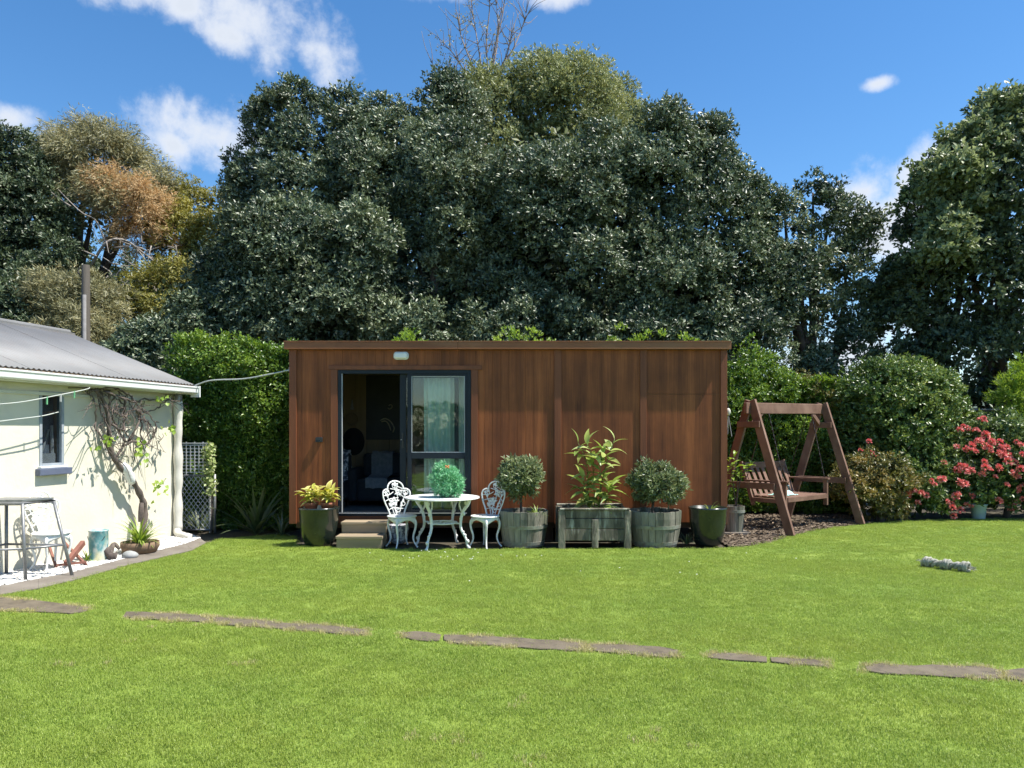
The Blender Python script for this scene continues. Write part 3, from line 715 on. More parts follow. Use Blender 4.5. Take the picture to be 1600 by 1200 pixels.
# front cladding sheets round the door opening, then the blank right-hand sheets
sheets = [(XL + .08, DX0 - .0, ZB, ZT), (DX0, DX1, DZ1, ZT), (DX1, cx(866), ZB, ZT), (cx(877), cx(1000), ZB, ZT), (cx(1010), XR - .07, ZB, cz(616)), (cx(1010), XR - .07, cz(616) + .006, ZT)]
for i, q in enumerate(sheets): W(grooved(*q, YS, pitch=.12 if i < 3 else 5.0), 'cladding_sheet', 'ply')
for x0, x1 in ((cx(866), cx(877)), (cx(1000), cx(1010))): W(MB().b2(x0, x1, YS - .019, YS + .02, ZB - .02, ZT), 'batten', 'trim', bevel=.003)
W(MB().b2(XL - .025, XL + .08, YS - .022, YS + .02, ZB - .02, ZT), 'corner_board', 'trim', bevel=.003)
W(MB().b2(XR - .07, XR + .025, YS - .022, YS + .02, ZB - .03, ZT), 'corner_board', 'trim', bevel=.003)
W(MB().b2(XL - .025, XL, YS + .021, YB, ZB, ZT), 'side_cladding', 'ply'); W(MB().b2(XR, XR + .025, YS + .021, YB, ZB, ZT), 'side_cladding', 'ply')
W(MB().b2(XL - .02, XR + .02, YB, YB + .02, ZB, ZT), 'rear_cladding', 'ply')
W(MB().b2(XL - .05, XR + .05, YS - .055, YB + .06, cz(537), cz(534.5)), 'roof', 'roofmetal')
FO = .088
for a, b_ in ((cx(446), cx(716)), (cx(716) + .003, cx(1140))):
    W(MB().b2(a, b_, YS - FO, YS - FO + .028, cz(546.5), cz(535.3)), 'fascia_board', 'fascia', bevel=.004)
W(MB().b2(cx(446), cx(1140), YS - FO - .008, YS - FO + .05, cz(535.1), cz(533.6)), 'roof_flashing', 'fascia')
W(MB().b2(XL - .05, XR + .05, YS - FO + .03, YS - .002, cz(545), cz(543.5)), 'soffit_board', 'trim')
for x in (XL - .05, XR + .022): W(MB().b2(x, x + .028, YS - FO + .03, YB + .06, cz(546.5), cz(537.5)), 'side_fascia', 'fascia')
W(MB().b2(DX0 - .13, DX1 + .16, YS - .03, YS + .018, DZ1 + .002, DZ1 + .062), 'head_architrave', 'trim', bevel=.003)
W(MB().b2(DX0 - .1, DX0 - .003, YS - .024, YS + .018, DZ0 - .05, DZ1), 'side_architrave', 'trim', bevel=.003)
W(MB().b2(DX1 + .003, DX1 + .1, YS - .024, YS + .018, ZB, DZ1), 'side_architrave', 'trim', bevel=.003)
W(MB().b2(DX0 - .1, DX1 + .1, YS - .004, YS + .05, ZB - .01, DZ0 - .003), 'sill_board', 'trim')
# floor, lining, base
W(MB().b2(XL + .01, XR - .01, YS + .05, YB - .03, ZB, DZ0 - .012), 'floor', 'intfloor')
W(MB().b2(XL + .03, XR - .03, YS + .045, YB - .02, ZT - .08, ZT - .01), 'ceiling_lining', 'liner')
bw = []
x = XL + .06
while x < XR - .1:
    W(MB().b2(x, min(x + .196, XR - .06), YB - .05, YB - .03, DZ0, ZT - .08), 'lining_board', 'liner', bevel=.004); x += .2
W(MB().b2(XL + .004, XL + .03, YS + .05, YB - .05, DZ0, ZT - .08), 'side_lining', 'liner'); W(MB().b2(XR - .03, XR - .004, YS + .05, YB - .05, DZ0, ZT - .08), 'side_lining', 'liner')
W(MB().b2(DX1 + .02, XR - .04, YS + .03, YS + .05, DZ0, ZT - .08), 'front_lining', 'liner'); W(MB().b2(XL + .04, DX0 - .02, YS + .03, YS + .05, DZ0, ZT - .08), 'front_lining', 'liner')
for x in np.linspace(XL + .15, XR - .15, 6):
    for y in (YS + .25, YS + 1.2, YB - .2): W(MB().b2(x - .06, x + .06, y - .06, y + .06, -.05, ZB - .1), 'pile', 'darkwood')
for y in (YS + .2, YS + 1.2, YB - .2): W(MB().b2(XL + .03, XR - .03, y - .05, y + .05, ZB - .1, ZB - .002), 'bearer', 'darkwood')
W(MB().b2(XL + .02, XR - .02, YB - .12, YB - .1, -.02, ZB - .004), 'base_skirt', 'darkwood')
# aluminium joinery: outer frame, fixed light with transom, sliding leaf parked behind it
yj = YS - .012
fr = W(MB().b2(DX0, DX0 + .055, yj, yj + .11, DZ0, DZ1).b2(DX1 - .055, DX1, yj, yj + .11, DZ0, DZ1).b2(DX0 + .055, DX1 - .055, yj, yj + .11, DZ1 - .055, DZ1).b2(DX0 + .055, DX1 - .055, yj, yj + .11, DZ0, DZ0 + .05), 'door_frame', 'joinery', bevel=.003)
W(MB().b2(DX0 + .056, DX0 + .064, yj + .004, yj + .03, DZ0 + .05, DZ1 - .055), 'track_seal', 'bead', fr); W(MB().b2(DX0 + .01, DX1 - .06, yj - .006, yj - .001, DZ0 + .035, DZ0 + .046), 'sill_track', 'bead', fr)
fx0, fx1 = cx(636.5), cx(730); zt0, zt1 = cz(716.5), cz(707)
def window_pane(x0, x1, z0, z1, y, parent, pitch=0):
    W(MB().b2(x0, x1, y, y + .006, z0, z1), 'pane', 'glass', parent)
    b = .008; W(MB().b2(x0, x0 + b, y - .012, y - .001, z0, z1).b2(x1 - b, x1, y - .012, y - .001, z0, z1).b2(x0 + b, x1 - b, y - .012, y - .001, z0, z0 + b).b2(x0 + b, x1 - b, y - .012, y - .001, z1 - b, z1), 'glazing_bead', 'bead', parent)
fx = W(MB().b2(fx0, fx0 + .06, yj + .012, yj + .05, DZ0 + .05, DZ1 - .055).b2(fx1 - .035, fx1, yj + .012, yj + .05, DZ0 + .05, DZ1 - .055).b2(fx0 + .06, fx1 - .035, yj + .012, yj + .05, zt0, zt1)
       .b2(fx0 + .06, fx1 - .035, yj + .012, yj + .05, DZ0 + .05, DZ0 + .085).b2(fx0 + .06, fx1 - .035, yj + .012, yj + .05, DZ1 - .09, DZ1 - .055), 'fixed_light', 'joinery', bevel=.003)
window_pane(fx0 + .06, fx1 - .035, zt1, DZ1 - .09, yj + .03, fx)
W(MB().b2(fx0 + .06, fx1 - .035, yj + .03, yj + .036, DZ0 + .085, zt0), 'pane', 'glass', fx)
sx0, sx1 = cx(624), cx(716)
sl = W(MB().b2(sx0, sx0 + .09, yj + .062, yj + .1, DZ0 + .052, DZ1 - .057).b2(sx1 - .06, sx1, yj + .062, yj + .1, DZ0 + .052, DZ1 - .057).b2(sx0 + .09, sx1 - .06, yj + .062, yj + .1, DZ0 + .052, DZ0 + .11)
       .b2(sx0 + .09, sx1 - .06, yj + .062, yj + .1, DZ1 - .11, DZ1 - .057).b2(sx0 + .09, sx1 - .06, yj + .062, yj + .1, zt0, zt1), 'sliding_leaf', 'joinery', bevel=.003)
W(MB().b2(sx0 + .09, sx1 - .06, yj + .078, yj + .084, DZ0 + .11, zt0), 'pane', 'glass', sl); W(MB().b2(sx0 + .09, sx1 - .06, yj + .078, yj + .084, zt1, DZ1 - .11), 'pane', 'glass', sl)
W(MB().b2(sx0 + .03, sx0 + .055, yj + .04, yj + .061, cz(700), cz(676)), 'latch_handle', 'blackplastic', sl, bevel=.004); W(MB().ball((sx0 + .02, yj + .058, cz(687)), .008, 6), 'lock_barrel', 'bead', sl)

# things fixed to or kept in the cabin
def rounded_slab(w, h, d, r, n=6):
    pts = []
    for sx_, sy_, a0 in ((1, 1, 0), (-1, 1, 90), (-1, -1, 180), (1, -1, 270)):
        for a in np.linspace(a0, a0 + 90, n): pts.append((sx_ * (w / 2 - r) + r * math.cos(R(a)), sy_ * (h / 2 - r) + r * math.sin(R(a))))
    return np.array(pts)
MXZ = np.array([[1, 0, 0], [0, 0, 1.], [0, 1., 0]])     # poly x,y -> world x,z ; extrude along y
t = empty('bulkhead_light', (cx(627), YS - .001, cz(556)), 0, 'oblong white bulkhead light above the sliding door', 'light')
MB().prism(rounded_slab(.22, .115, 0, .045), -.02, -.002, MXZ).build('back_plate', M['gutter'], t)
MB().prism(rounded_slab(.195, .09, 0, .04), -.075, -.0205, MXZ).build('diffuser', M['lampwhite'], t, bevel=.018, smooth=False)
t = empty('key_box', (cx(499), YS - .001, cz(687)), 0, 'small black box fixed to the cladding left of the doorway', 'box')
MB().prism(rounded_slab(.1, .075, 0, .012), -.035, -.001, MXZ).build('case', M['blackplastic'], t, bevel=.004); MB().b2(-.035, .03, -.042, -.0355, -.022, -.006).build('slot', M['joinery'], t)
# curtain
def curtain(x0, x1, z0, z1, y, folds, amp, name, label):
    xs = np.linspace(x0, x1, folds * 10 + 1); v = []; f = []; zs = np.linspace(z0, z1, 9)
    for z in zs:
        k = (z - z0) / (z1 - z0)
        for i, x in enumerate(xs):
            ph = i / 10 * 2 * math.pi
            v.append((x + .02 * (1 - k) * math.sin(i * .21), y + amp * math.sin(ph + .7 * math.sin(k * 3)) * (.7 + .4 * (1 - k)), z))
    n = len(xs)
    for a in range(8):
        for i in range(n - 1): f.append((a * n + i, a * n + i + 1, (a + 1) * n + i + 1, (a + 1) * n + i))
    o = MB().add(v, f).build(name, M['curtain'], smooth=True); sm = o.modifiers.new('thick', 'SOLIDIFY'); sm.thickness = .003
    return tag(o, label, 'curtain')
curtain(cx(660), cx(727), DZ0 + .04, DZ1 - .02, YS + .2, 6, .045, 'curtain', 'pale green gathered curtain hanging behind the glass door')
# dark picture with pale brush marks on the back wall
ky = F / (YB - .08)
def ix(px): return (px - 800) / ky
def iz(py): return CAM_H - (py - HOR) / ky
t = empty('wall_picture', (ix(600), YB - .054, iz(635)), 0, 'large dark canvas with pale brush marks on the back wall', 'picture')
W(MB().b2(ix(572), ix(640), YB - .085, YB - .056, iz(687), iz(587)), 'canvas', 'picture', t, bevel=.003)
br = MB()
for q in ([(594, 657), (602, 654), (610, 658), (616, 668), (614, 676)], [(596, 659), (603, 658), (608, 664), (611, 673)], [(607, 634), (611, 632), (613, 636), (609, 639), (606, 637)]):
    br = MB(); br.tube(curve([(ix(a), YB - .088, iz(b)) for a, b in q], 14), np.r_[.004, np.full(12, .011), .004], 6); W(br, 'brush_mark', 'chalk', t, smooth=True)

t = empty('woven_hoop', (ix(549), YB - .06, iz(655)), 0, 'round brown cane hoop hanging inside the doorway', 'wall hanging')
a = np.linspace(0, 2 * math.pi, 25)[:-1]
W(MB().tube(np.c_[ix(549) + .1 * np.cos(a), np.full(24, YB - .075), iz(655) + .1 * np.sin(a)], .016, 7, True), 'rim', 'wicker', t, smooth=True)
mb = MB()
for k in range(8): mb.tube([(ix(549) + .09 * math.cos(k * .785), YB - .075, iz(655) + .09 * math.sin(k * .785)), (ix(549) + .09 * math.cos(k * .785 + 2.4), YB - .075, iz(655) + .09 * math.sin(k * .785 + 2.4))], .003, 5)
mb.tube([(ix(549), YB - .075, iz(655) + .1), (ix(549), YB - .06, iz(628))], .003, 5); W(mb, 'webbing', 'wicker', t)
t = empty('tassel', (ix(550), YB - .06, iz(628)), 0, 'pale tassel on the back wall above the cane hoop', 'tassel')
mb = MB()
for k in range(7): mb.tube([(ix(550), YB - .07, iz(624)), (ix(550) - .03 + .01 * k, YB - .07 - .006 * (k % 3), iz(640))], .004, 5)
W(mb, 'strands', 'throw', t); W(MB().ball((ix(550), YB - .07, iz(623)), .016, 7), 'knot', 'wicker', t, smooth=True)
t = empty('felt_hat', (ix(552), YB - .06, iz(690)), 0, 'wide brimmed black hat hung below the cane hoop', 'hat')
Mh = np.array([[1, 0, 0], [0, 0, -1.], [0, 1., 0]])
h = MB().lathe([(.001, .11), (.07, .11), (.095, .08), (.1, .012), (.19, .005), (.195, .0), (.1, .0), (.001, 0)], 24, sy=1.25)
h.v[0] = h.v[0] @ Mh.T + np.array([ix(552), YB - .06, iz(690)]); W(h, 'hat_body', 'felt', t, smooth=True)
# armchair and sofa
t = empty('armchair', (ix(537) + .02, YS + 1.35, DZ0 + .0), 0, 'armchair under a black and white floral throw inside the doorway', 'armchair')
MB().b2(-.3, .26, -.25, .3, .1, .42).build('seat', M['sofa'], t, bevel=.06); MB().b2(-.3, .26, .18, .36, .42, .88).build('backrest', M['sofa'], t, bevel=.07)
for sx_ in (-.27, .2):
    for sy_ in (-.2, .25): MB().b2(sx_, sx_ + .05, sy_, sy_ + .05, 0, .1).build('leg', M['darkwood'], t)
th = []; tf = []; prof = [(.38, .3), (.40, .75), (.36, .91), (.25, .93), (.16, .86), (.13, .55), (.05, .45), (-.24, .44), (-.275, .40), (-.28, .16)]
for i, (y, z) in enumerate(prof):
    for j in range(9): th.append((-.22 + .058 * j + .015 * math.sin(i * 2 + j), y + .012 * math.sin(j * 1.7 + i), z + .012 * math.cos(j * 2.1)))
for i in range(len(prof) - 1):
    for j in range(8): tf.append((i * 9 + j, i * 9 + j + 1, i * 9 + 10 + j, i * 9 + 9 + j))
MB().add(th, tf).build('throw', M['rattan'], t, smooth=True)
t = empty('sofa', (ix(640), YS + 1.75, DZ0), 0, 'charcoal sofa with pale throw against the cabin back wall', 'sofa')
MB().b2(-.75, 1.0, -.35, .35, .08, .45).build('seat', M['sofa'], t, bevel=.05); MB().b2(-.75, 1.0, .2, .42, .45, .85).build('backrest', M['sofa'], t, bevel=.06); MB().b2(-.9, -.755, -.36, .42, .08, .62).build('armrest', M['sofa'], t, bevel=.05)
th = []; tf = []; prof = [(.44, .6), (.43, .88), (.3, .89), (.19, .83), (.17, .5), (-.2, .47), (-.37, .46), (-.38, .3)]
for i, (y, z) in enumerate(prof):
    for j in range(7): th.append((-.6 + .06 * j, y + .01 * math.sin(j + i * 2), z + .01 * math.sin(j * 2.2)))
for i in range(len(prof) - 1):
    for j in range(6): tf.append((i * 7 + j, i * 7 + j + 1, i * 7 + 8 + j, i * 7 + 7 + j))
MB().add(th, tf).build('throw', M['throw'], t, smooth=True)
t = empty('storage_tub', (cx(651), YS + .4, DZ0), 0, 'lime green tub with dark lid standing behind the lower door pane', 'tub')
MB().b2(-.12, .16, -.12, .12, .0, .42).build('tub_body', M['greybox'], t, bevel=.02); MB().b2(-.13, .17, -.13, .13, .421, .45).build('lid', M['blackplastic'], t, bevel=.01); MB().b2(-.06, .12, -.08, .08, .451, .72).build('case', M['blackplastic'], t, bevel=.01)
# steps
t = empty('timber_steps', ((564 - 800) / F * 10.55, 10.75, 0), 0, 'two pale weathered timber steps below the doorway', 'steps')
sw = .318
for y0, z in ((-.34, .17), (-.02, .325)):
    for k in range(2): MB().b2(-sw, sw, y0 + k * .15, y0 + k * .15 + .145, z - .035, z).build('tread_board', M['steptimber'], t, bevel=.004)
MB().b2(-sw + .01, sw - .01, -.325, -.30, .005, .133).build('riser_board', M['steptimber'], t, bevel=.003); MB().b2(-sw + .01, sw - .01, -.005, .02, .172, .288).build('riser_board', M['steptimber'], t, bevel=.003)
for x in (-sw + .02, sw - .055): MB().b2(x, x + .035, -.295, -.04, 0, .134).b2(x, x + .035, -.0, .27, 0, .17).b2(x, x + .035, .021, .27, .171, .289).build('stringer', M['steptimber'], t)

# ------------------------------------------------------------------ cast metal chairs and table
def leafshape(mb, c, ang, L, w, th=.007):
    u = np.array([math.cos(ang), math.sin(ang)]); s_ = np.array([-u[1], u[0]]); c = np.asarray(c)
    p = [c, c + u * L * .35 + s_ * w, c + u * L * .7 + s_ * w * .75, c + u * L, c + u * L * .7 - s_ * w * .75, c + u * L * .35 - s_ * w]
    mb.prism(p, -th / 2, th / 2)
def chair_back():
    half = [(.095, -.02), (.13, .09), (.178, .2), (.205, .30), (.195, .365), (.15, .392), (.118, .39), (.117, .425), (.09, .475), (.04, .503), (0, .51)]
    full = np.array(half + [(-x, y) for x, y in half[-2::-1]]); out = curve(np.c_[full, np.zeros(len(full))], 70)
    mb = MB().tube(out, .0115, 7)
    def ring(x, y, r, tr=.006):
        a = np.linspace(0, 2 * math.pi, 15)[:-1]; mb.tube(np.c_[x + r * np.cos(a), y + r * np.sin(a), np.zeros(14)], tr, 6, True)
    def stem(pts, r=.0065): mb.tube(curve(np.c_[np.array(pts, float), np.zeros(len(pts))], 12), r, 6)
    stem([(-.03, -.01), (-.06, .1), (-.1, .22), (-.16, .33)]); stem([(.03, -.01), (.07, .12), (.09, .2), (.16, .33)]); stem([(0, -.01), (-.02, .12), (.03, .26), (0, .38), (0, .5)])
    stem([(-.12, .09), (-.03, .12), (.06, .1), (.13, .1)]); stem([(-.17, .22), (-.08, .25), (.04, .26)]); stem([(.17, .22), (.09, .29), (.02, .37), (-.08, .4)]); stem([(-.2, .3), (-.1, .31), (-.03, .35)]); stem([(.11, .39), (.05, .42), (-.05, .46)])
    for x, y, r in ((-.03, .2, .045), (-.03, .2, .024), (.05, .34, .038), (-.13, .335, .036), (.145, .335, .034), (0, .44, .04), (.02, .08, .033), (.1, .17, .03)): ring(x, y, r)
    for x, y, a, l in ((-.03, .2, .3, .09), (-.03, .2, 1.5, .08), (-.03, .2, 2.8, .09), (-.03, .2, 4.1, .09), (-.03, .2, 5.3, .08), (.05, .34, .5, .07), (.05, .34, 2., .07), (.05, .34, 3.6, .08), (.05, .34, 5., .07),
                       (-.13, .335, 1., .055), (-.13, .335, 2.9, .06), (-.13, .335, 4.9, .07), (.145, .335, 2.2, .05), (.145, .335, 4.4, .07), (0, .44, .6, .06), (0, .44, 2.4, .06), (0, .44, 1.5, .06), (0, .08, .4, .07), (0, .08, 2.4, .08), (0, .08, 4.6, .07), (.09, .17, 1.2, .07), (.09, .17, 4.2, .07), (-.08, .12, 2, .08)):
        leafshape(mb, (x, y), a, l, .016)
    v = np.concatenate(mb.v); x, y, z = v[:, 0].copy(), v[:, 1].copy(), v[:, 2].copy()
    # curved and leaning back: local y is depth (back is +y), z is up
    mb.v = [np.c_[x, .165 + z + .16 * y - .9 * x * x, .435 + y * .98]]; return mb
def cab_leg(mb, a, r0=.165, z1=.42):
    u = np.array([math.cos(a), math.sin(a)])
    pr = [(r0, z1), (r0 + .035, z1 - .06), (r0 + .03, z1 - .15), (r0 + .0, z1 - .26), (r0 + .01, z1 - .34), (r0 + .05, .015), (r0 + .065, .0)]
    pts = curve([(u[0] * r, u[1] * r, z) for r, z in pr], 18); mb.tube(pts, np.r_[np.linspace(.02, .0105, 14), .011, .012, .016, .014], 7); return mb
def make_chair():
    t = empty('garden_chair')
    chair_back().build('backrest', M['white'], t, smooth=True)
    MB().lathe([(.001, .43), (.19, .43), (.205, .435), (.208, .445), (.2, .452), (.16, .449), (.001, .447)], 32, sy=.95).build('seat', M['white'], t, smooth=True)
    for k in range(4):
        a = R(45 + 90 * k); cab_leg(MB(), a).build('leg', M['white'], t, smooth=True)
    ap = MB()
    for k in range(4):     # scalloped apron hung between the legs
        a0, a1 = R(45 + 90 * k), R(135 + 90 * k); aa = np.linspace(a0, a1, 9); zz = .43 - .012 - .075 * np.abs(np.linspace(-1, 1, 9)) ** 1.6 - .02
        v = []; 
        for a, z in zip(aa, zz): v += [(.183 * math.cos(a), .183 * math.sin(a) * .95, .432), (.183 * math.cos(a), .183 * math.sin(a) * .95, z), (.189 * math.cos(a), .189 * math.sin(a) * .95, z), (.189 * math.cos(a), .189 * math.sin(a) * .95, .432)]
        f = []
        for i in range(8):
            for q in range(4): f.append((i * 4 + q, i * 4 + (q + 1) % 4, i * 4 + 4 + (q + 1) % 4, i * 4 + 4 + q))
        ap.add(v, f)
    ap.build('apron', M['white'], t, smooth=True)
    return t
ch = make_chair(); ch.location = ((628 - 800) / F * 10.62, 10.62, 0); ch.rotation_euler.z = R(33); ch.scale = (1, 1, .955)
tag(ch, 'white lacy cast metal chair left of the round table', 'chair', 'white cast metal garden chairs')
c2 = copy_tree(ch); c2.location = ((758 - 800) / F * 10.62, 10.62, 0); c2.rotation_euler.z = R(-38); tag(c2, 'white lacy cast metal chair right of the round table', 'chair')
c3_ = copy_tree(ch); c3_.location = (-5.27, 8.8, 0.01); c3_.rotation_euler.z = R(62); tag(c3_, 'white lacy cast metal chair against the cream house wall', 'chair')
t = empty('garden_table', ((691 - 800) / F * 10.6, 10.6, 0), R(20), 'round white cast metal table between two lacy chairs', 'table')
top = MB().lathe([(.44, .665), (.50, .668), (.515, .676), (.512, .69), (.49, .694), (.44, .688)], 56)
for r in (.1, .2, .31, .4):
    a = np.linspace(0, 2 * math.pi, 41)[:-1]; top.tube(np.c_[r * np.cos(a), r * np.sin(a), np.full(40, .682)], .008, 6, True)
for k in range(32):
    a = k * math.pi / 16; top.bar((.03 * math.cos(a), .03 * math.sin(a), .68), (.46 * math.cos(a), .46 * math.sin(a), .68), .018, .008)
    top.box((.355 * math.cos(a + .1), .355 * math.sin(a + .1), .68), (.05, .03, .007), np.array([[math.cos(a), -math.sin(a), 0], [math.sin(a), math.cos(a), 0], [0, 0, 1]]))
top.lathe([(.001, .676), (.05, .676), (.05, .686), (.001, .688)], 16); top.build('table_top', M['white'], t, smooth=False)
for k in range(4):
    a = R(45 + 90 * k); u = np.array([math.cos(a), math.sin(a)]); mb = MB()
    pr = [(.42, .66), (.40, .60), (.325, .50), (.29, .36), (.30, .25), (.37, .14), (.39, .05), (.43, .005)]
    pts = curve([(u[0] * r, u[1] * r, z) for r, z in pr], 26); mb.tube(pts, np.r_[.03, .028, .026, np.linspace(.024, .016, 18), .016, .016, .018, .022, .02], 7)
    mb.tube(curve([(u[0] * r, u[1] * r, z) for r, z in ((.28, .66), (.27, .58), (.305, .5))], 10), .012, 6)
    for r, z, q in ((.36, .55, .022), (.34, .47, .02), (.29, .40, .02), (.33, .22, .018), (.40, .10, .022), (.36, .18, .018), (.37, .62, .024)): mb.ball((u[0] * r, u[1] * r, z), q, 6, (1, 1, 1.3))
    mb.build('leg', M['white'], t, smooth=True)
a = np.linspace(0, 2 * math.pi, 41)[:-1]; mb = MB().tube(np.c_[.2 * np.cos(a), .2 * np.sin(a), np.full(40, .335)], .012, 7, True)
for k in range(4): mb.tube([(.19 * math.cos(R(45 + 90 * k)), .19 * math.sin(R(45 + 90 * k)), .335), (.295 * math.cos(R(45 + 90 * k)), .295 * math.sin(R(45 + 90 * k)), .335)], .012, 7); mb.tube([(0, 0, .335), (.2 * math.cos(R(90 * k)), .2 * math.sin(R(90 * k)), .335)], .008, 6)
mb.build('stretcher', M['white'], t, smooth=True)

# ------------------------------------------------------------------ pots, barrels, planter
def glazed_pot(px, py0, y, rt, h, label):
    t = empty('glazed_pot', ((px - 800) / F * y, y, 0), 0, label, 'pot', 'dark glazed pots')
    MB().lathe([(rt * .62, .0), (rt * .72, .03), (rt * .86, h * .3), (rt * .97, h * .65), (rt * 1.0, h * .93), (rt * 1.03, h * .96), (rt * 1.03, h), (rt * .95, h), (rt * .93, h * .88)], 40).build('pot_body', M['glaze'], t, smooth=True)
    MB().lathe([(.001, h * .89), (rt * .93, h * .885)], 24).build('soil', M['soil'], t); return t
glazed_pot(498.5, 858, 10.75, .273, .535, 'dark glazed pot with yellow leaved plants beside the steps')
glazed_pot(1106, 856, 10.8, .262, .53, 'dark glazed pot at the right end of the cabin')
def half_barrel(px, y, rt, rb, h, label, ns=22):
    t = empty('half_barrel', ((px - 800) / F * y, y, 0), 0, label, 'barrel planter', 'half barrel planters')
    for k in range(ns):
        a0, a1 = 2 * math.pi * k / ns + .008, 2 * math.pi * (k + 1) / ns - .008; v = []; dz = rng.uniform(-.006, .008); dr = rng.uniform(-.003, .004)
        for i, z in enumerate(np.linspace(0, h, 6)):
            r = rb + (rt - rb) * math.sin(min(z / h, 1) * math.pi * .5) + dr; zz = z + (dz if i == 5 else 0)
            for a, q in ((a0, r), (a1, r), (a1, r - .026), (a0, r - .026)): v.append((q * math.cos(a), q * math.sin(a), zz))
        f = [(3, 2, 1, 0), (20, 21, 22, 23)]
        for i in range(5):
            for q in range(4): f.append((i * 4 + q, i * 4 + (q + 1) % 4, i * 4 + 4 + (q + 1) % 4, i * 4 + 4 + q))
        MB().add(v, f).build('stave', M['stave'], t)
    for z0, z1 in ((.06 * h, .15 * h), (.52 * h, .615 * h)):
        rr = [rb + (rt - rb) * math.sin(z / h * math.pi * .5) + .006 for z in (z0, z1)]
        MB().lathe([(rr[0] - .004, z0), (rr[0], z0), (rr[1], z1), (rr[1] - .004, z1)], 44).build('hoop', M['hoop'], t, smooth=False)
    MB().lathe([(.001, h * .86), (rt * .5, h * .875), (rt - .028, h * .85)], 28).build('soil', M['soil'], t, smooth=True); return t
half_barrel(818, 10.78, .343, .28, .485, 'grey half barrel planter beside the right hand chair')
half_barrel(1023, 10.78, .365, .30, .49, 'grey half barrel planter between the wooden box and dark pot')
t = empty('wooden_planter', ((925 - 800) / F * 10.75, 10.75, 0), 0, 'square lichen covered wooden planter box between the barrels', 'planter')
hw, hd, hh = .445, .33, .52
for sx_ in (-1, 1):
    for sy_ in (-1, 1): MB().b2(sx_ * hw - .045, sx_ * hw + .045, sy_ * hd - .045, sy_ * hd + .045, 0, hh).build('corner_post', M['post'], t, bevel=.005)
for sy_ in (-1, 1):
    y = sy_ * (hd + .012)
    for z0, z1 in ((.42, .525), (.275, .412), (.115, .268)): MB().b2(-hw + .047, hw - .047, y - .016, y + .016, z0, z1).build('board', M['plank'], t, bevel=.006)
    MB().b2(-.04, .045, y + sy_ * .018, y + sy_ * .04, .02, .40).build('centre_batten', M['post'], t, bevel=.004)
    MB().b2(-hw - .03, hw + .03, y - .04, y + .035, .527, .552).build('rim_board', M['plank'], t, bevel=.006)
for sx_ in (-1, 1):
    x = sx_ * (hw + .01)
    for z0, z1 in ((.42, .525), (.275, .412), (.115, .268)): MB().b2(x - .016, x + .016, -hd + .047, hd - .047, z0, z1).build('board', M['plank'], t, bevel=.006)
MB().b2(-hw + .02, hw - .02, -hd + .03, hd - .03, .12, .46).build('soil', M['soil'], t)
# little weathered tub behind the cabin corner
t = empty('wooden_tub', ((1147 - 800) / F * 12.0, 12.0, 0), 0, 'small weathered wooden tub behind the right cabin corner', 'tub')
MB().b2(-.2, .2, -.2, .2, .0, .035).build('base_slab', M['strip'], t)
for k in range(14):
    a0, a1 = 2 * math.pi * k / 14 + .01, 2 * math.pi * (k + 1) / 14 - .01; v = []
    for r, z in ((.135, .036), (.165, .43)):
        for a, q in ((a0, r), (a1, r), (a1, r - .02), (a0, r - .02)): v.append((q * math.cos(a), q * math.sin(a), z))
    MB().add(v, [(3, 2, 1, 0), (4, 5, 6, 7)] + [(q, (q + 1) % 4, 4 + (q + 1) % 4, 4 + q) for q in range(4)]).build('stave', M['stave'], t)
MB().lathe([(.157, .33), (.166, .33), (.169, .37), (.16, .37)], 28).build('hoop', M['hoop'], t); MB().lathe([(.001, .4), (.145, .4)], 20).build('soil', M['soil'], t)
# patterned pot under the table, tassel on the cabin corner
t = empty('patterned_pot', ((622 - 800) / F * 10.98, 10.98, 0), 0, 'black and white patterned pot behind the left chair legs', 'pot')
MB().lathe([(.1, 0), (.13, .04), (.155, .2), (.145, .26), (.13, .26), (.12, .2)], 28).build('pot_body', M['pat'], t, smooth=True); MB().lathe([(.001, .22), (.125, .22)], 20).build('soil', M['soil'], t)
t = empty('wind_chime', (XR + .05, YS + .12, cz(640)), 0, 'pale tasselled hanging on the right cabin corner', 'hanging')
mb = MB()
for k in range(9): mb.tube([(.025, -.02, -.08), (.025 + .05 * math.sin(k * 2.1), -.02 + .04 * math.cos(k * 2.1), -.36 - .03 * (k % 3))], .006, 5)
mb.build('strands', M['throw'], t); MB().ball((.025, -.02, -.03), .035, 8, (1, 1, 1.6)).build('wooden_bead', M['wrap'], t, smooth=True); MB().tube([(-.03, 0, .1), (.02, -.02, .09), (.025, -.02, .02)], .006, 6).build('hook', M['chain'], t)

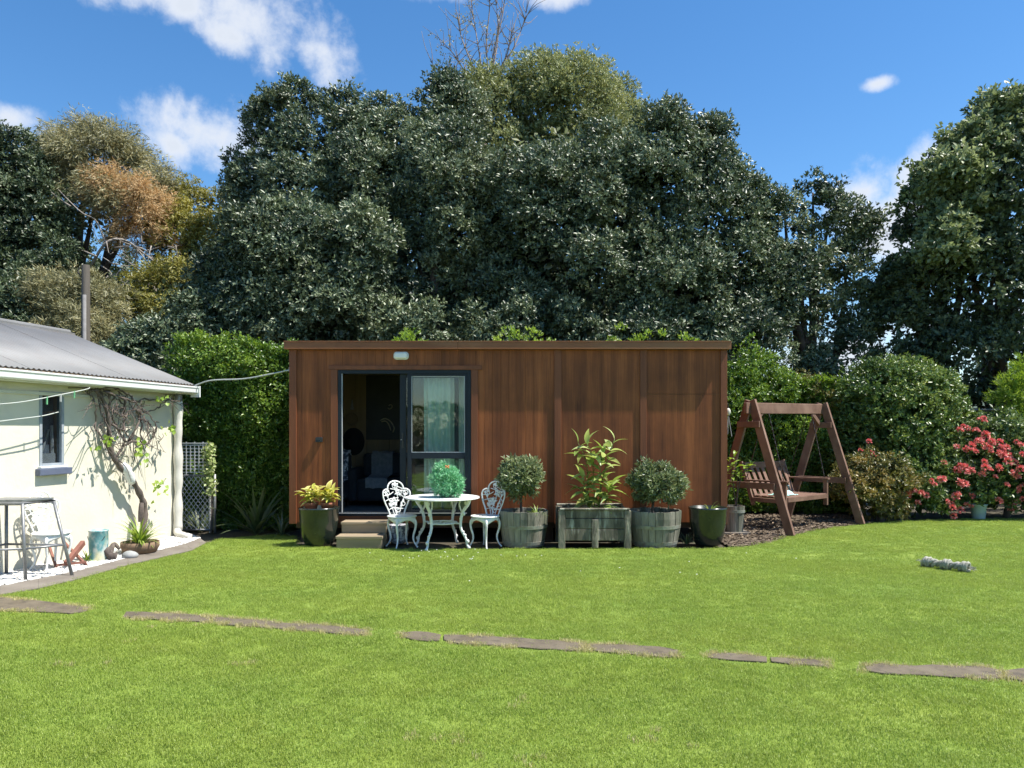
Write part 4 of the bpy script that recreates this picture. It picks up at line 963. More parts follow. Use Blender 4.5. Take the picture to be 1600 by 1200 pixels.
# ------------------------------------------------------------------ timber swing seat
fd = nrm(np.array([1.45, -1.72, 0])); bd = np.array([-fd[1], fd[0], 0])          # facing direction, beam direction
a1 = np.array([3.77, 12.18, 0]); a2 = np.array([5.49, 13.63, 0]); mid = (a1 + a2) / 2
sw = empty('swing_seat', tuple(mid), 0, 'brown timber A-frame swing seat on the lawn edge', 'swing')
up = np.array([0, 0, 1.])
Lb = np.linalg.norm(a2 - a1)
W(MB().bar(mid - bd * (Lb / 2 + .14) + up * 1.955, mid + bd * (Lb / 2 + .14) + up * 1.985, .055, .175), 'top_beam', 'swing', sw, bevel=.008)
for a, e_ in ((a1, -1), (a2, 1)):
    o_ = bd * e_ * .0
    apex = a + up * 2.08 - fd * .03
    W(MB().bar(a + fd * .70 + up * .0, apex + fd * .06, .055, .135, np.cross(bd, nrm(apex - (a + fd * .70)))), 'front_leg', 'swing', sw, bevel=.006)
    W(MB().bar(a - fd * .70 + bd * .052, apex + bd * .052 - fd * .02, .055, .135, np.cross(bd, nrm(apex - (a - fd * .70)))), 'rear_leg', 'swing', sw, bevel=.006)
    for z, w in ((.74, .36), (1.70, .10)):
        W(MB().bar(a - fd * (w + .1) + up * z - bd * .052 * 1, a + fd * (w + .1) + up * z - bd * .052, .03, .1), 'cross_brace', 'swing', sw, bevel=.005)
    W(MB().bar(a - fd * .0 + up * 1.72 - bd * e_ * .09, a + up * 1.90 - bd * e_ * .34, .04, .07), 'corner_brace', 'swing', sw, bevel=.004)
# the hung bench: local axes s along the beam, f to the front
sl_, sz = .62, .50
def sp(s_, f_, z): return mid + bd * s_ + fd * (f_ + .02) + up * z
for f_ in np.linspace(-.2, .28, 5): W(MB().bar(sp(-sl_, f_, sz + .03 * (f_ > -.3)), sp(sl_, f_, sz + .03), .088, .022), 'seat_slat', 'swing', sw, bevel=.004)
W(MB().bar(sp(-sl_, .335, sz - .005), sp(sl_, .335, sz - .005), .022, .075), 'front_rail', 'swing', sw, bevel=.004)
for s_ in np.linspace(-sl_ + .05, sl_ - .05, 8): W(MB().bar(sp(s_, -.24, sz - .02), sp(s_, -.47, sz + .5), .085, .02, fd), 'back_slat', 'swing', sw, bevel=.004)
W(MB().bar(sp(-sl_, -.455, sz + .52), sp(sl_, -.455, sz + .52), .03, .1, up), 'back_rail', 'swing', sw, bevel=.005); W(MB().bar(sp(-sl_, -.275, sz + .02), sp(sl_, -.275, sz + .02), .03, .06, up), 'back_rail', 'swing', sw, bevel=.005)
for e_ in (-1, 1):
    s_ = e_ * (sl_ + .03)
    W(MB().bar(sp(s_, .30, sz - .16), sp(s_, .30, sz + .27), .045, .07, fd), 'arm_post', 'swing', sw, bevel=.004)
    W(MB().bar(sp(s_, -.40, sz + .28), sp(s_, .36, sz + .285), .08, .028), 'armrest', 'swing', sw, bevel=.004)
    W(MB().bar(sp(s_, -.30, sz - .03), sp(s_, .30, sz - .03), .04, .07), 'side_rail', 'swing', sw, bevel=.004)
    W(MB().bar(sp(s_, -.26, sz - .12), sp(s_, -.50, sz + .58), .04, .06, fd), 'back_post', 'swing', sw, bevel=.004)
    for f_, z in ((.28, sz + .30), (-.38, sz + .34)):
        p0 = sp(e_ * (sl_ + .03), f_, z); p1 = sp(e_ * (sl_ + .05), f_ * .12, 1.88); mb = MB(); nl = 20
        for k in range(nl): q0 = p0 + (p1 - p0) * k / nl; q1 = p0 + (p1 - p0) * (k + .9) / nl; mb.bar(q0, q1, .016 if k % 2 else .006, .006 if k % 2 else .016, fd)
        W(mb, 'chain', 'chain', sw)
# crumpled mint cloth and a bottle on the seat
t = empty('mint_cloth', tuple(sp(-.28, .05, sz + .042)), 0, 'crumpled mint green cloth lying on the swing seat', 'cloth')
v = []; f = []
for i in range(17):
    for j in range(13):
        x, y = (i / 16 - .5) * .44, (j / 12 - .5) * .3; r = max(0, 1 - (x / .22) ** 2 - (y / .15) ** 2)
        v.append((x, y, .008 + .11 * r ** .7 * (.6 + .7 * abs(mnoise.noise((x * 11, y * 11, 1)))) + .012 * mnoise.noise((x * 40, y * 40, 2))))
for i in range(16):
    for j in range(12): f.append((i * 13 + j, i * 13 + 13 + j, i * 13 + 14 + j, i * 13 + j + 1))
o = MB().add(v, f).build('cloth_sheet', M['mint'], t, rz=math.atan2(bd[1], bd[0]), smooth=True); o.modifiers.new('thick', 'SOLIDIFY').thickness = .004
t = empty('spray_bottle', tuple(sp(-.02, .0, sz + .042)), 0, 'small clear bottle beside the mint cloth on the swing', 'bottle')
MB().lathe([(.001, 0), (.03, .0), (.032, .01), (.032, .09), (.014, .115), (.012, .13)], 16).build('bottle_body', M['glass'], t, smooth=True); MB().lathe([(.001, .15), (.014, .148), (.014, .131), (.001, .13)], 12).build('cap', M['bucket'], t)

# ------------------------------------------------------------------ house on the left
HC = np.array([-5.09, 11.65, 0.]); HT = R(-10.8)
hN = np.array([math.cos(HT), math.sin(HT), 0]); hT = np.array([-math.sin(HT), math.cos(HT), 0])
def H(n_, y_, z): return HC + hN * n_ + hT * y_ + np.array([0, 0, z])     # house-local to world
house = empty('house', tuple(HC), HT, 'low cream plastered house with grey corrugated roof', 'house')
Y0 = -7.0; EV, EZ, RN, RZ = .23, 2.30, -2.0, 3.16
wy0, wy1, wz0, wz1 = -2.62, -2.24, 1.165, 2.07
MB().b2(-.15, 0, Y0, wy0, -.05, 2.24).b2(-.15, 0, wy1, 0, -.05, 2.24).b2(-.15, 0, wy0, wy1, -.05, wz0).b2(-.15, 0, wy0, wy1, wz1, 2.24).build('wall', M['plaster'], house)
gp = [(-4.15, -.05), (-.151, -.05), (-.151, 2.2), (RN, RZ - .07), (-4.15, 2.2)]
for y in (-.15, Y0): MB().prism(gp, 0, .149, np.array([[1, 0, 0], [0, 0, 1.], [0, 1., 0]]), (0, y, 0)).build('gable_wall', M['plaster'], house)
MB().b2(-4.3, -4.151, Y0, 0, -.05, 2.2).build('wall', M['plaster'], house)
# corrugated roof, one slope each side of the ridge
def corrugated(n0, z0, n1, z1, y0, y1, pitch=.076, amp=.009):
    ys = np.arange(y0, y1, pitch / 6); v = []; f = []
    for y in ys:
        w = amp * math.sin(y / pitch * 2 * math.pi); v += [(n0, y, z0 + w), (n1, y, z1 + w)]
    for i in range(len(ys) - 1): f.append((2 * i, 2 * i + 2, 2 * i + 3, 2 * i + 1))
    return MB().add(v, f)
yy = Y0 - .2
for k in range(9):
    ya, yb = yy + k * .836, min(yy + (k + 1) * .836 + .04, .14)
    if ya < yb:
        o = corrugated(EV, EZ + .003 * (k % 2), RN, RZ + .003 * (k % 2), ya, yb).build('roof_sheet', M['roofing'], house, smooth=True); o.modifiers.new('thick', 'SOLIDIFY').thickness = .002
o = corrugated(-4.45, EZ, RN, RZ, yy, .14).build('roof_slope', M['roofing'], house, smooth=True)
MB().tube([(RN, yy - .02, RZ + .0), (RN, .17, RZ + .0)], .04, 10).b2(RN - .13, RN, yy, .15, RZ - .055, RZ - .02).b2(RN, RN + .13, yy, .15, RZ - .05, RZ - .02).build('ridge_cap', M['roofing'], house, smooth=False)
MB().b2(EV - .02, EV - .012, yy, .13, EZ - .022, EZ - .004).build('roof_edge', M['rust'], house)
# gutter, fascia, soffit, barge board
gpr = [(0, 0), (.085, 0), (.1, .015), (.105, .07), (.115, .085), (.115, .105), (.1, .105), (.095, .085), (.085, .02), (.01, .015), (.01, .1), (0, .1)]
MB().prism(gpr, 0, abs(yy) + .12, np.array([[1, 0, 0], [0, 0, 1.], [0, 1., 0]]), (EV - .04, yy, EZ - .135)).build('gutter', M['gutter'], house)
MB().b2(EV - .075, EV - .045, yy, .11, EZ - .15, EZ - .02).build('fascia', M['gutter'], house); MB().b2(.002, EV - .077, Y0, .1, EZ - .145, EZ - .12).build('soffit', M['soffit'], house)
MB().bar((EV - .03, .13, EZ - .07), (RN, .13, RZ - .075), .025, .11).build('barge_board', M['gutter'], house); MB().b2(EV - .06, EV + .09, .115, .142, EZ - .19, EZ - .02).build('gutter_stop', M['gutter'], house)
MB().b2(.001, .03, Y0, -.01, 2.02, 2.06).build('wall_rail', M['soffit'], house, bevel=.006)
# window
w = MB().b2(-.06, .012, wy0, wy0 + .04, wz0, wz1).b2(-.06, .012, wy1 - .04, wy1, wz0, wz1).b2(-.06, .012, wy0 + .04, wy1 - .04, wz1 - .04, wz1).b2(-.06, .012, wy0 + .04, wy1 - .04, wz0, wz0 + .045).build('window', M['winframe'], house, bevel=.003)
MB().b2(-.03, -.022, wy0 + .04, wy1 - .04, wz0 + .045, wz1 - .04).build('pane', glassmat('house window glass', (.6, .63, .65), 1.0, 1.38), w)
MB().b2(-.135, -.125, wy0 + .02, wy1 - .02, wz0 + .01, wz1 - .01).build('reflection_board', pm('grey blue blind', (.34, .39, .44), (.20, .24, .28), 5, (1, 1, .3), .8), w); MB().tube([(-.1, wy0 + .1, wz0 + .05), (-.12, wy1 - .1, wz0 + .45)], .012, 6).tube([(-.1, wy1 - .06, wz0 + .05), (-.1, wy1 - .08, wz0 + .5)], .02, 6).b2(-.14, -.06, wy0 + .05, wy1 - .06, wz0 + .046, wz0 + .16).build('clutter', M['bag'], w)  # board added behind the pane; its grey blue stands in for window reflections
MB().b2(.001, .075, wy0 - .06, wy1 + .06, wz0 - .095, wz0 - .012).build('tile_sill', M['tile'], house, bevel=.008); MB().b2(.001, .05, wy0 - .02, wy1 + .02, wz0 - .010, wz0 + .012).build('sill', M['gutter'], house, bevel=.004)
# wrapped downpipe at the corner
pts = curve([(.07, -.05, 2.12), (.075, -.055, 1.9), (.07, -.05, 1.5), (.07, -.05, 1.3), (.075, -.05, .9), (.07, -.05, .5), (.075, -.06, .1)], 34)
zs = pts[:, 2]; rr = .052 + .014 * np.abs(np.sin(zs * 3.9 + .4)) + .006 * np.sin(zs * 17)
MB().tube(pts, rr, 12).build('downpipe', M['wrap'], house, smooth=True)
MB().tube(curve([(.07, -.06, .13), (.12, -.12, .06), (.28, -.2, .045), (.4, -.22, .03)], 12), np.linspace(.062, .045, 12), 10).build('pipe_sleeve', M['wrap'], house, smooth=True)
MB().lathe([(.03, 2.13), (.055, 2.05), (.055, 2.0), (.02, 1.96)], 12, (.1, -.08, .06)).build('rain_head', M['galv'], house)

def wall_pt(px, py, off=0):
    """photo pixel on the house wall plane"""
    k = (px - 800) / F; Y = (-5.09 - .1908 * 11.65) / (k - .1908); p = np.array([k * Y, Y, CAM_H - (py - HOR) / F * Y]); return p + hN * off
# grape vine against the wall
vb = wall_pt(207, 858, .2); vb[2] = 0
vine = empty('grape_vine', tuple(vb), 0, 'gnarled bare grape vine climbing the cream wall', 'vine')
mb = MB()
tr = [np.array([*wall_pt(205, 850, .14)[:2], 0]), wall_pt(211, 800, .15), wall_pt(205, 775, .15), wall_pt(191, 750, .15), wall_pt(178, 735, .14), wall_pt(164, 716, .14), wall_pt(158, 690, .12), wall_pt(154, 655, .15), wall_pt(146, 625, .14), wall_pt(132, 609, .15)]
mb.tube(curve(tr, 50), np.linspace(.046, .022, 50) * (1 + .18 * np.sin(np.arange(50) * 1.7)), 9); W(mb, 'trunk', 'vine', vine, smooth=True)
arms = [[(164, 716), (150, 695), (138, 665), (132, 630), (128, 612)], [(158, 690), (150, 660), (141, 630), (140, 612)], [(155, 660), (170, 672), (182, 655), (178, 632), (165, 618), (150, 612)], [(165, 715), (178, 700), (185, 690), (205, 693), (220, 688), (226, 670), (218, 650), (200, 640), (188, 625)],
        [(175, 690), (168, 668), (160, 650), (165, 630)], [(140, 612), (165, 620), (190, 628), (215, 625), (245, 626), (262, 628)], [(185, 690), (192, 665), (208, 648), (230, 640), (250, 625)], [(200, 640), (210, 660), (212, 690), (205, 690)], [(128, 610), (150, 606), (180, 615), (205, 632)], [(170, 622), (180, 650), (176, 672), (188, 690)],
        [(150, 614), (158, 640), (172, 650), (186, 644)], [(192, 640), (206, 655), (224, 664), (228, 684)]]
am = MB()
for q in arms:
    p = curve([wall_pt(x, y, .13 + rng.uniform(-.05, .1)) for x, y in q], 26); p[1:] += rng.normal(size=(25, 3)) * .008
    am.tube(p, np.linspace(.0155, .0065, 26) * (1 + .25 * np.sin(np.arange(26) * 1.3)), 6)
W(am, 'arms', 'vine', vine, smooth=True)
tw = MB()
for k in range(140):
    q = arms[rng.integers(len(arms))]; a = q[rng.integers(len(q))]; p0 = wall_pt(a[0] + rng.uniform(-8, 8), a[1] + rng.uniform(-6, 6), .14)
    d = np.array([rng.normal(0, .1), rng.normal(0, .16), rng.normal(-.05, .17)]); pts = curve([p0, p0 + d * .5 + rng.normal(size=3) * .04, p0 + d + np.array([0, 0, -.05])], 7)
    wd = ((pts - HC) @ hN); pts += hN * np.maximum(0, .03 - wd)[:, None]; pts[:, 2] = np.minimum(pts[:, 2], 2.13); tw.tube(pts, np.linspace(.006, .003, 7), 5)
tag(W(tw, 'twigs', 'vine', vine), kind='stuff')
MB_b = MB().tube(curve([wall_pt(176, 725, .15), wall_pt(183, 738, .165), wall_pt(190, 755, .16)], 9), [.03, .05, .06, .066, .058, .064, .06, .055, .04], 10); W(MB_b, 'plastic_wrapping', 'bag', vine, smooth=True)
W(MB().tube(curve([wall_pt(204, 786, .17), wall_pt(201, 800, .19), wall_pt(200, 815, .18)], 5), [.03, .035, .035, .03, .02], 7), 'root_flare', 'vine', vine)
lp = []
for x, y, n in ((146, 688, 12), (197, 700, 14), (226, 764, 20), (232, 622, 9), (245, 670, 12), (200, 712, 10), (128, 700, 3)):
    for k in range(n): lp.append(wall_pt(x + rng.normal(0, 5), y + rng.normal(0, 6), .2 + rng.uniform(-.05, .08)))
lp = np.array(lp); n = len(lp); me = leaf_mesh('leaf_cluster', lp - vb, unit(n) + np.array([.3, -.3, -.2]), hN + unit(n) * .7, .07, .07, rng.random(n), LF['vineleaf'])
link('leaves', me, vine)
# clothes lines with pegs
for nm, q, lab in (('clothes_line', [(-40, 632), (0, 628), (50, 619), (100, 609), (107, 606)], 'pale clothes line with pegs below the house eave'), ('wash_line', [(-40, 660), (0, 655), (40, 650), (66, 644)], 'lower thin wash line left of the house window')):
    p = [wall_pt(x, y, .3 if nm == 'clothes_line' else .22) for x, y in q]; root = empty(nm, tuple(p[-1]), 0, lab, 'clothes line')
    W(MB().tube(curve(p, 16), .006, 6), 'wire', 'wire', root, smooth=True)
    if nm == 'clothes_line':
        W(MB().tube([p[-1], wall_pt(107, 606, .0)], .007, 6), 'hook', 'chain', root)
        for px, py, m_ in ((38, 622, 'peg'), (60, 618, 'bead'), (82, 613, 'peg')): q_ = wall_pt(px, py, .3); W(MB().box(q_ - np.array([0, 0, .03]), (.014, .014, .09)), 'peg', m_, root)
    else: W(MB().tube([p[-1], wall_pt(66, 644, 0)], .006, 6), 'hook', 'chain', root)
cb = [H(EV, .1, EZ - .02), at(330, 594.5, 11.6), at(380, 592, 11.5), at(420, 585, 11.35), np.array([XL - .02, YS + .06, cz(577)])]
cab_ = empty('power_cable', tuple(cb[0]), 0, 'pale cable slung from the house eave to the cabin', 'cable'); W(MB().tube(curve(cb, 30), .011, 7), 'cable', 'wire', cab_, smooth=True); W(MB().box(cb[-1], (.05, .05, .07)), 'bracket', 'gutter', cab_)

# ------------------------------------------------------------------ side gate and trellis
GY = 12.05
g0x, g1x = (281 - 800) / F * GY, (331 - 800) / F * GY
def gz(py): return CAM_H - (py - HOR) / F * GY
gate = empty('wire_gate', ((g0x + g1x) / 2, GY, 0), 0, 'low galvanised chain link gate beside the house corner', 'gate')
z0, z1 = .05, gz(743); r = .07
fr_ = [(g0x, z0), (g0x, z1 - r), (g0x + r * .3, z1 - r * .3), (g0x + r, z1), (g1x - r, z1), (g1x - r * .3, z1 - r * .3), (g1x, z1 - r), (g1x, z0)]
W(MB().tube(np.array([(x, GY, z) for x, z in fr_]), .016, 8).tube([(g0x, GY, z0), (g1x, GY, z0)], .016, 8), 'gate_frame', 'galv', gate, smooth=True)
wm = MB(); pitch = .072; wd_ = g1x - g0x; hg = z1 - z0
for sgn in (1, -1):
    k = -hg
    while k < wd_ + hg:
        # diagonal wire clipped to the frame
        pts = []
        for u in np.linspace(0, hg * 1.0, 60):
            x = k + u * .75 if sgn > 0 else wd_ - (k + u * .75)
            if .0 <= x <= wd_: pts.append((g0x + x, GY + sgn * .004, z0 + u))
        if len(pts) > 2: wm.tube([pts[0], pts[-1]], .006, 5)
        k += pitch
W(wm, 'chain_link_mesh', 'mesh', gate)
W(MB().tube([(g1x + .045, GY, 0), (g1x + .045, GY, z1 + .02)], .022, 8), 'gate_post', 'galv', gate, smooth=True); W(MB().box((g0x - .02, GY - .02, z1 - .3), (.06, .03, .09)), 'latch', 'chain', gate)
tr_ = empty('trellis_panel', ((g0x + g1x) / 2, GY + .06, 0), 0, 'grey basket weave trellis above the wire gate', 'trellis')
ty0, ty1 = gz(741), gz(693); tx0, tx1 = g0x - .02, (325 - 800) / F * GY
nrow = 9
for k in range(nrow): z = ty0 + (ty1 - ty0) * (k + .5) / nrow; W(MB().b2(tx0, tx1, GY + .055, GY + .062, z - .0095, z + .0095), 'slat', 'trelliswhite', tr_)
for k in range(7):
    x = tx0 + (tx1 - tx0) * (k + .5) / 7; mb = MB()
    for j in range(nrow):
        if (j + k) % 2: z = ty0 + (ty1 - ty0) * (j + .5) / nrow; mb.b2(x - .007, x + .007, GY + .048, GY + .054, z - (ty1 - ty0) / nrow, z + (ty1 - ty0) / nrow)
    W(mb, 'upright', 'trelliswhite', tr_)
W(MB().b2(tx0 - .02, tx0, GY + .04, GY + .07, 0, ty1 + .01).b2(tx1, tx1 + .02, GY + .04, GY + .07, 0, ty1 + .01), 'side_post', 'trelliswhite', tr_); W(MB().b2(tx0, tx1, GY + .045, GY + .066, ty1 - .004, ty1 + .012), 'top_rail', 'trelliswhite', tr_)

# ------------------------------------------------------------------ things along the house wall
# tubular steel stand
b_ = gr(42, 908)
st = empty('steel_stand', tuple(b_), 0, 'open grey tubular steel stand on the white pebbles', 'stand')
tz = at(35, 787, b_[1])[2]
pA, pB = gr(40, 909), gr(113, 901)            # front feet
tA, tB = at(35, 789, pA[1] + .05), at(84, 786, pB[1] + .05); tA[2] = tB[2] = tz
pC, pD = gr(-60, 916), gr(10, 899); tC = at(-40, 789, pC[1] + .25); tD = at(10, 788, pD[1]); tC[2] = tD[2] = tz
for a_, c_ in ((pA, tA), (pB, tB), (pC, tC), (pD, tD)): W(MB().tube([a_, c_], .018, 8), 'leg', 'galv', st, smooth=True)
W(MB().tube([tC, tA, tB, tD, tC], .02, 8), 'top_frame', 'galv', st, smooth=True)
cen = (tA + tB + tC + tD) / 4
mb = MB().add([tC + up * .022, tA + up * .022, tB + up * .022, tD + up * .022, tC + up * .04, tA + up * .04, tB + up * .04, tD + up * .04], [(0, 3, 2, 1), (4, 5, 6, 7), (0, 1, 5, 4), (1, 2, 6, 5), (2, 3, 7, 6), (3, 0, 4, 7)]); W(mb, 'top_board', 'galv', st)
for a_, b2_, c_, d_ in ((pA, tA, pB, tB), (pA, tA, pC, tC), (pB, tB, pD, tD), (pC, tC, pD, tD)):
    W(MB().tube([a_ + (b2_ - a_) * .42, c_ + (d_ - c_) * .42], .013, 7), 'rung', 'galv', st, smooth=True)
# teal drum
q = gr(147, 879); t = empty('teal_drum', (q[0], q[1] + .1, 0), 0, 'scuffed teal metal drum on the pebbles by the wall', 'drum')
MB().lathe([(.105, .0), (.108, .01), (.105, .02), (.108, .2), (.11, .21), (.11, .22), (.108, .36), (.114, .37), (.114, .385), (.1, .385), (.098, .3)], 28).build('drum_body', M['teal'], t, smooth=True); MB().lathe([(.001, .3), (.1, .3)], 20).build('contents', M['soil'], t)
a = np.linspace(R(20), R(160), 12); MB().tube(np.c_[.112 * np.cos(a), np.full(12, -.03) - .06 * np.sin(a), .36 - .14 * np.sin(a)], .004, 5).build('wire_handle', M['chain'], t)
# leaning timber pieces
t = empty('wood_offcut', tuple(gr(108, 893)), 0, 'short red brown timber offcut leaning on the pebbles', 'timber'); W(MB().bar(gr(103, 889) + up * .06, gr(130, 880) + up * .25, .05, .06), 'offcut', 'redwood', t, bevel=.006)
t = empty('folding_rack', tuple(gr(100, 895)), 0, 'small red brown wooden folding rack behind the steel stand', 'rack')
q0, q1 = gr(88, 890), gr(135, 886); W(MB().bar(q0 + up * .02, gr(66, 872) + up * .42, .025, .03), 'leg', 'redwood', t); W(MB().bar(q1 + up * .02, gr(85, 872) + up * .32, .025, .03), 'leg', 'redwood', t)
W(MB().bar(q0 + up * .05, q1 + up * .06, .02, .025), 'rail', 'redwood', t)
# bowl with strappy plant
q = gr(207, 869); bowl = empty('planter_bowl', (q[0], q[1] + .2, 0), 0, 'low brown bowl planter at the vine foot', 'bowl')
MB().lathe([(.13, 0), (.2, .03), (.235, .1), (.23, .16), (.215, .16), (.21, .11)], 30).build('bowl_body', M['wicker'], bowl, smooth=True); MB().lathe([(.001, .14), (.215, .13)], 20).build('soil', M['soil'], bowl)
bowl_c = np.array([q[0], q[1] + .2, .13])
def rock(name, px, py, r, lab, seed, mat='stone', cat='stone'):
    q = gr(px, py); m = MB().ball((0, 0, 0), r, 9, (1.2, .9, .65)); v = m.v[0]
    v *= (1 + .18 * np.array([mnoise.noise(tuple(x * 9 + seed)) for x in v]))[:, None]
    m.v = [v + np.array([0, 0, r * .5])]; t = m.build(name, M[mat], None, loc=(q[0], q[1], 0), smooth=True); tag(t, lab, cat)
rock('stone', 203, 873, .085, 'smooth grey stone in front of the bowl planter', 3)
t = empty('driftwood', tuple(gr(168, 876)), 0, 'grey driftwood piece between teal drum and bowl', 'driftwood')
W(MB().tube(curve([gr(160, 874) + up * .3, gr(163, 876) + up * .2, gr(170, 877) + up * .08, gr(180, 876) + up * .05], 14), np.linspace(.035, .05, 14) * (1 + .3 * np.sin(np.arange(14) * 2)), 8).tube(curve([gr(170, 877) + up * .08, gr(178, 870) + up * .16, gr(186, 872) + up * .12], 8), np.linspace(.04, .018, 8), 7), 'branch', 'vine', t, smooth=True)
# rope dog toy on the lawn
q0, q1 = gr(1446, 886), gr(1512, 895); q0[2] = q1[2] = .062
t = empty('rope_toy', tuple((q0 + q1) / 2 * np.array([1, 1, 0])), 0, 'knotted grey white rope toy lying on the lawn', 'toy')
mb = MB(); ax = nrm(q1 - q0); sd_ = np.cross(ax, up)
for k in range(3):
    u = np.linspace(0, 1, 60); ph = u * 16 + k * 2.094; rad = .02 + .012 * np.abs(np.sin(u * 9.4)); 
    pts = q0 + (q1 - q0) * u[:, None] + sd_ * (rad * np.cos(ph))[:, None] + up * (rad * np.sin(ph))[:, None]; mb.tube(pts, .016 + .006 * np.abs(np.sin(u * 9.4)), 7)
W(mb, 'twisted_strands', 'rope', t, smooth=True)
for u in (.04, .5, .93):
    c = q0 + (q1 - q0) * u; mb = MB()
    for k in range(4):
        a = np.linspace(0, 2 * math.pi, 17)[:-1]; tl = .5 * math.sin(k * 2.1); e1 = nrm(sd_ + ax * tl); e2 = nrm(up + ax * .4 * math.cos(k * 1.7)); mb.tube(c + ax * (k - 1.5) * .018 + .05 * (np.cos(a)[:, None] * e1 + np.sin(a)[:, None] * e2), .018, 6, True)
    W(mb, 'knot', 'rope', t, smooth=True)
mb = MB()
for e_, q in ((-1, q0), (1, q1)):
    for k in range(16): mb.tube([q, q + ax * e_ * rng.uniform(.04, .08) + rng.normal(size=3) * .018 + up * -.01], .004, 4)
W(mb, 'frayed_ends', 'rope', t)
# pole behind the house
pp = at(134, 530, 15.5); t = empty('power_pole', (pp[0], 15.5, 0), 0, 'weathered wooden pole with grey conduit rising behind the house', 'pole')
zt_ = at(134, 415, 15.5)[2]; MB().lathe([(.1, 0), (.085, zt_ * .6), (.075, zt_), (.07, zt_ + .01), (.001, zt_ + .015)], 12).build('post', M['pole'], t, smooth=True)
MB().tube([(.03, -.1, 0), (.03, -.1, at(134, 462, 15.5)[2])], .035, 8).build('conduit', M['conduit'], t, smooth=True); MB().tube(curve([(-.07, -.03, zt_ - .25), (-.13, -.05, zt_ - .12), (-.09, -.03, zt_ - .04)], 6), .012, 6).build('hook', M['chain'], t)
# shade cloth fence and bucket at the right
fe = empty('shade_cloth_fence', (10.6, 16.6, 0), 0, 'dark green shade cloth fence with pale pipe rail', 'fence')
FX0, FX1, FZ = 8.6, 14.5, 2.05
v = []; f = []
for i in range(31):
    x = FX0 + (FX1 - FX0) * i / 30
    for z in (0, .7, 1.4, FZ - .02): v.append((x, 16.6 + .03 * math.sin(i * 1.1 + z * 2), z))
for i in range(30):
    for j in range(3): f.append((i * 4 + j, i * 4 + 4 + j, i * 4 + 5 + j, i * 4 + j + 1))
W(MB().add(v, f), 'shade_cloth', 'shade', fe, smooth=True); W(MB().tube([(FX0, 16.57, FZ), (FX1, 16.57, FZ)], .022, 8), 'top_rail', 'galv', fe, smooth=True)
for x in (8.62, 10.6, 12.5, 14.45): W(MB().tube([(x, 16.53, 0), (x, 16.53, FZ + .02)], .03, 8), 'post', 'galv', fe, smooth=True)
q = gr(1529, 811); t = empty('bucket', (q[0], q[1], 0), 0, 'pale blue bucket at the foot of the pink flowered bush', 'bucket')
MB().lathe([(.1, 0), (.105, .005), (.135, .25), (.145, .255), (.145, .275), (.13, .275), (.12, .2), (.095, .02), (.001, .02)], 28).build('bucket_body', M['bucket'], t, smooth=True)
a = np.linspace(0, math.pi, 14); MB().tube(np.c_[.142 * np.cos(a), -.11 * np.sin(a), .265 - .06 * np.sin(a)], .004, 5).build('handle', M['galv'], t)
pf = empty('white_paling', (at(432, 790, 13.6)[0], 13.6, 0), 0, 'bit of white paling fence glimpsed under the left hedge', 'fence')
for k in range(5): W(MB().b2(at(419 + k * 5.5, 0, 13.6)[0], at(423.5 + k * 5.5, 0, 13.6)[0], 13.59, 13.61, 0, at(0, 770, 13.6)[2]), 'paling', 'fencewhite', pf)

# ------------------------------------------------------------------ potted and small plants
def strap_plant(name, label, c, n, L, w, mat, spread=1.0, up_=1.0, cat='plant', parent=None, segs=6, stiff=.5):
    """arching strap leaves from one crown"""
    c = np.asarray(c, float); t = empty(name, tuple(c), 0, label, cat); V = []; Fc = []; tint = []; k = 0
    for i in range(n):
        a = rng.uniform(0, 6.28); el = rng.uniform(.35, 1.45) * up_; ll = L * rng.uniform(.6, 1.15); d = np.array([math.cos(a), math.sin(a), 0]); s_ = np.array([-d[1], d[0], 0])
        pos = d * rng.uniform(0, .05); e_ = el; tt = rng.random()
        for j in range(segs + 1):
            u = j / segs; ww = w * (1 - u ** 2) * (.5 + .5 * min(1, u * 4)) + .0005
            V += [pos + s_ * ww / 2, pos - s_ * ww / 2]
            pos = pos + (d * math.cos(e_) * spread + np.array([0, 0, math.sin(e_)])) * ll / segs; e_ -= (1 - stiff) * 2.6 / segs * rng.uniform(.6, 1.2)
        for j in range(segs): Fc.append((k + 2 * j, k + 2 * j + 1, k + 2 * j + 3, k + 2 * j + 2)); tint.append(tt)
        k += 2 * (segs + 1)
    b = MB(); b.v = [np.array(V)]; b.f = Fc; b.n = k; me = b.mesh('leaves', LF[mat], True)
    at_ = me.attributes.new('tint', 'FLOAT', 'FACE'); at_.data.foreach_set('value', np.array(tint, np.float32)); link('leaves', me, t); return t
def broad_leaf(L, w, mat, name, curl=.25, n=7):
    v = []; f = []
    for j in range(n):
        u = j / (n - 1); ww = w * math.sin(math.pi * (u ** .75)) * .5 + .001; z = .12 * L * math.sin(u * 2.2) - curl * L * u * u
        v += [(u * L, ww, z + ww * .25), (u * L, 0, z), (u * L, -ww, z + ww * .25)]
    for j in range(n - 1):
        for q in range(2): f.append((j * 3 + q, j * 3 + q + 1, j * 3 + 4 + q, j * 3 + 3 + q))
    b = MB().add(v, f); me = b.mesh(name, LF[mat], True); at_ = me.attributes.new('tint', 'FLOAT', 'FACE'); at_.data.foreach_set('value', np.full(len(f), rng.uniform(.15, .95), np.float32)); return me
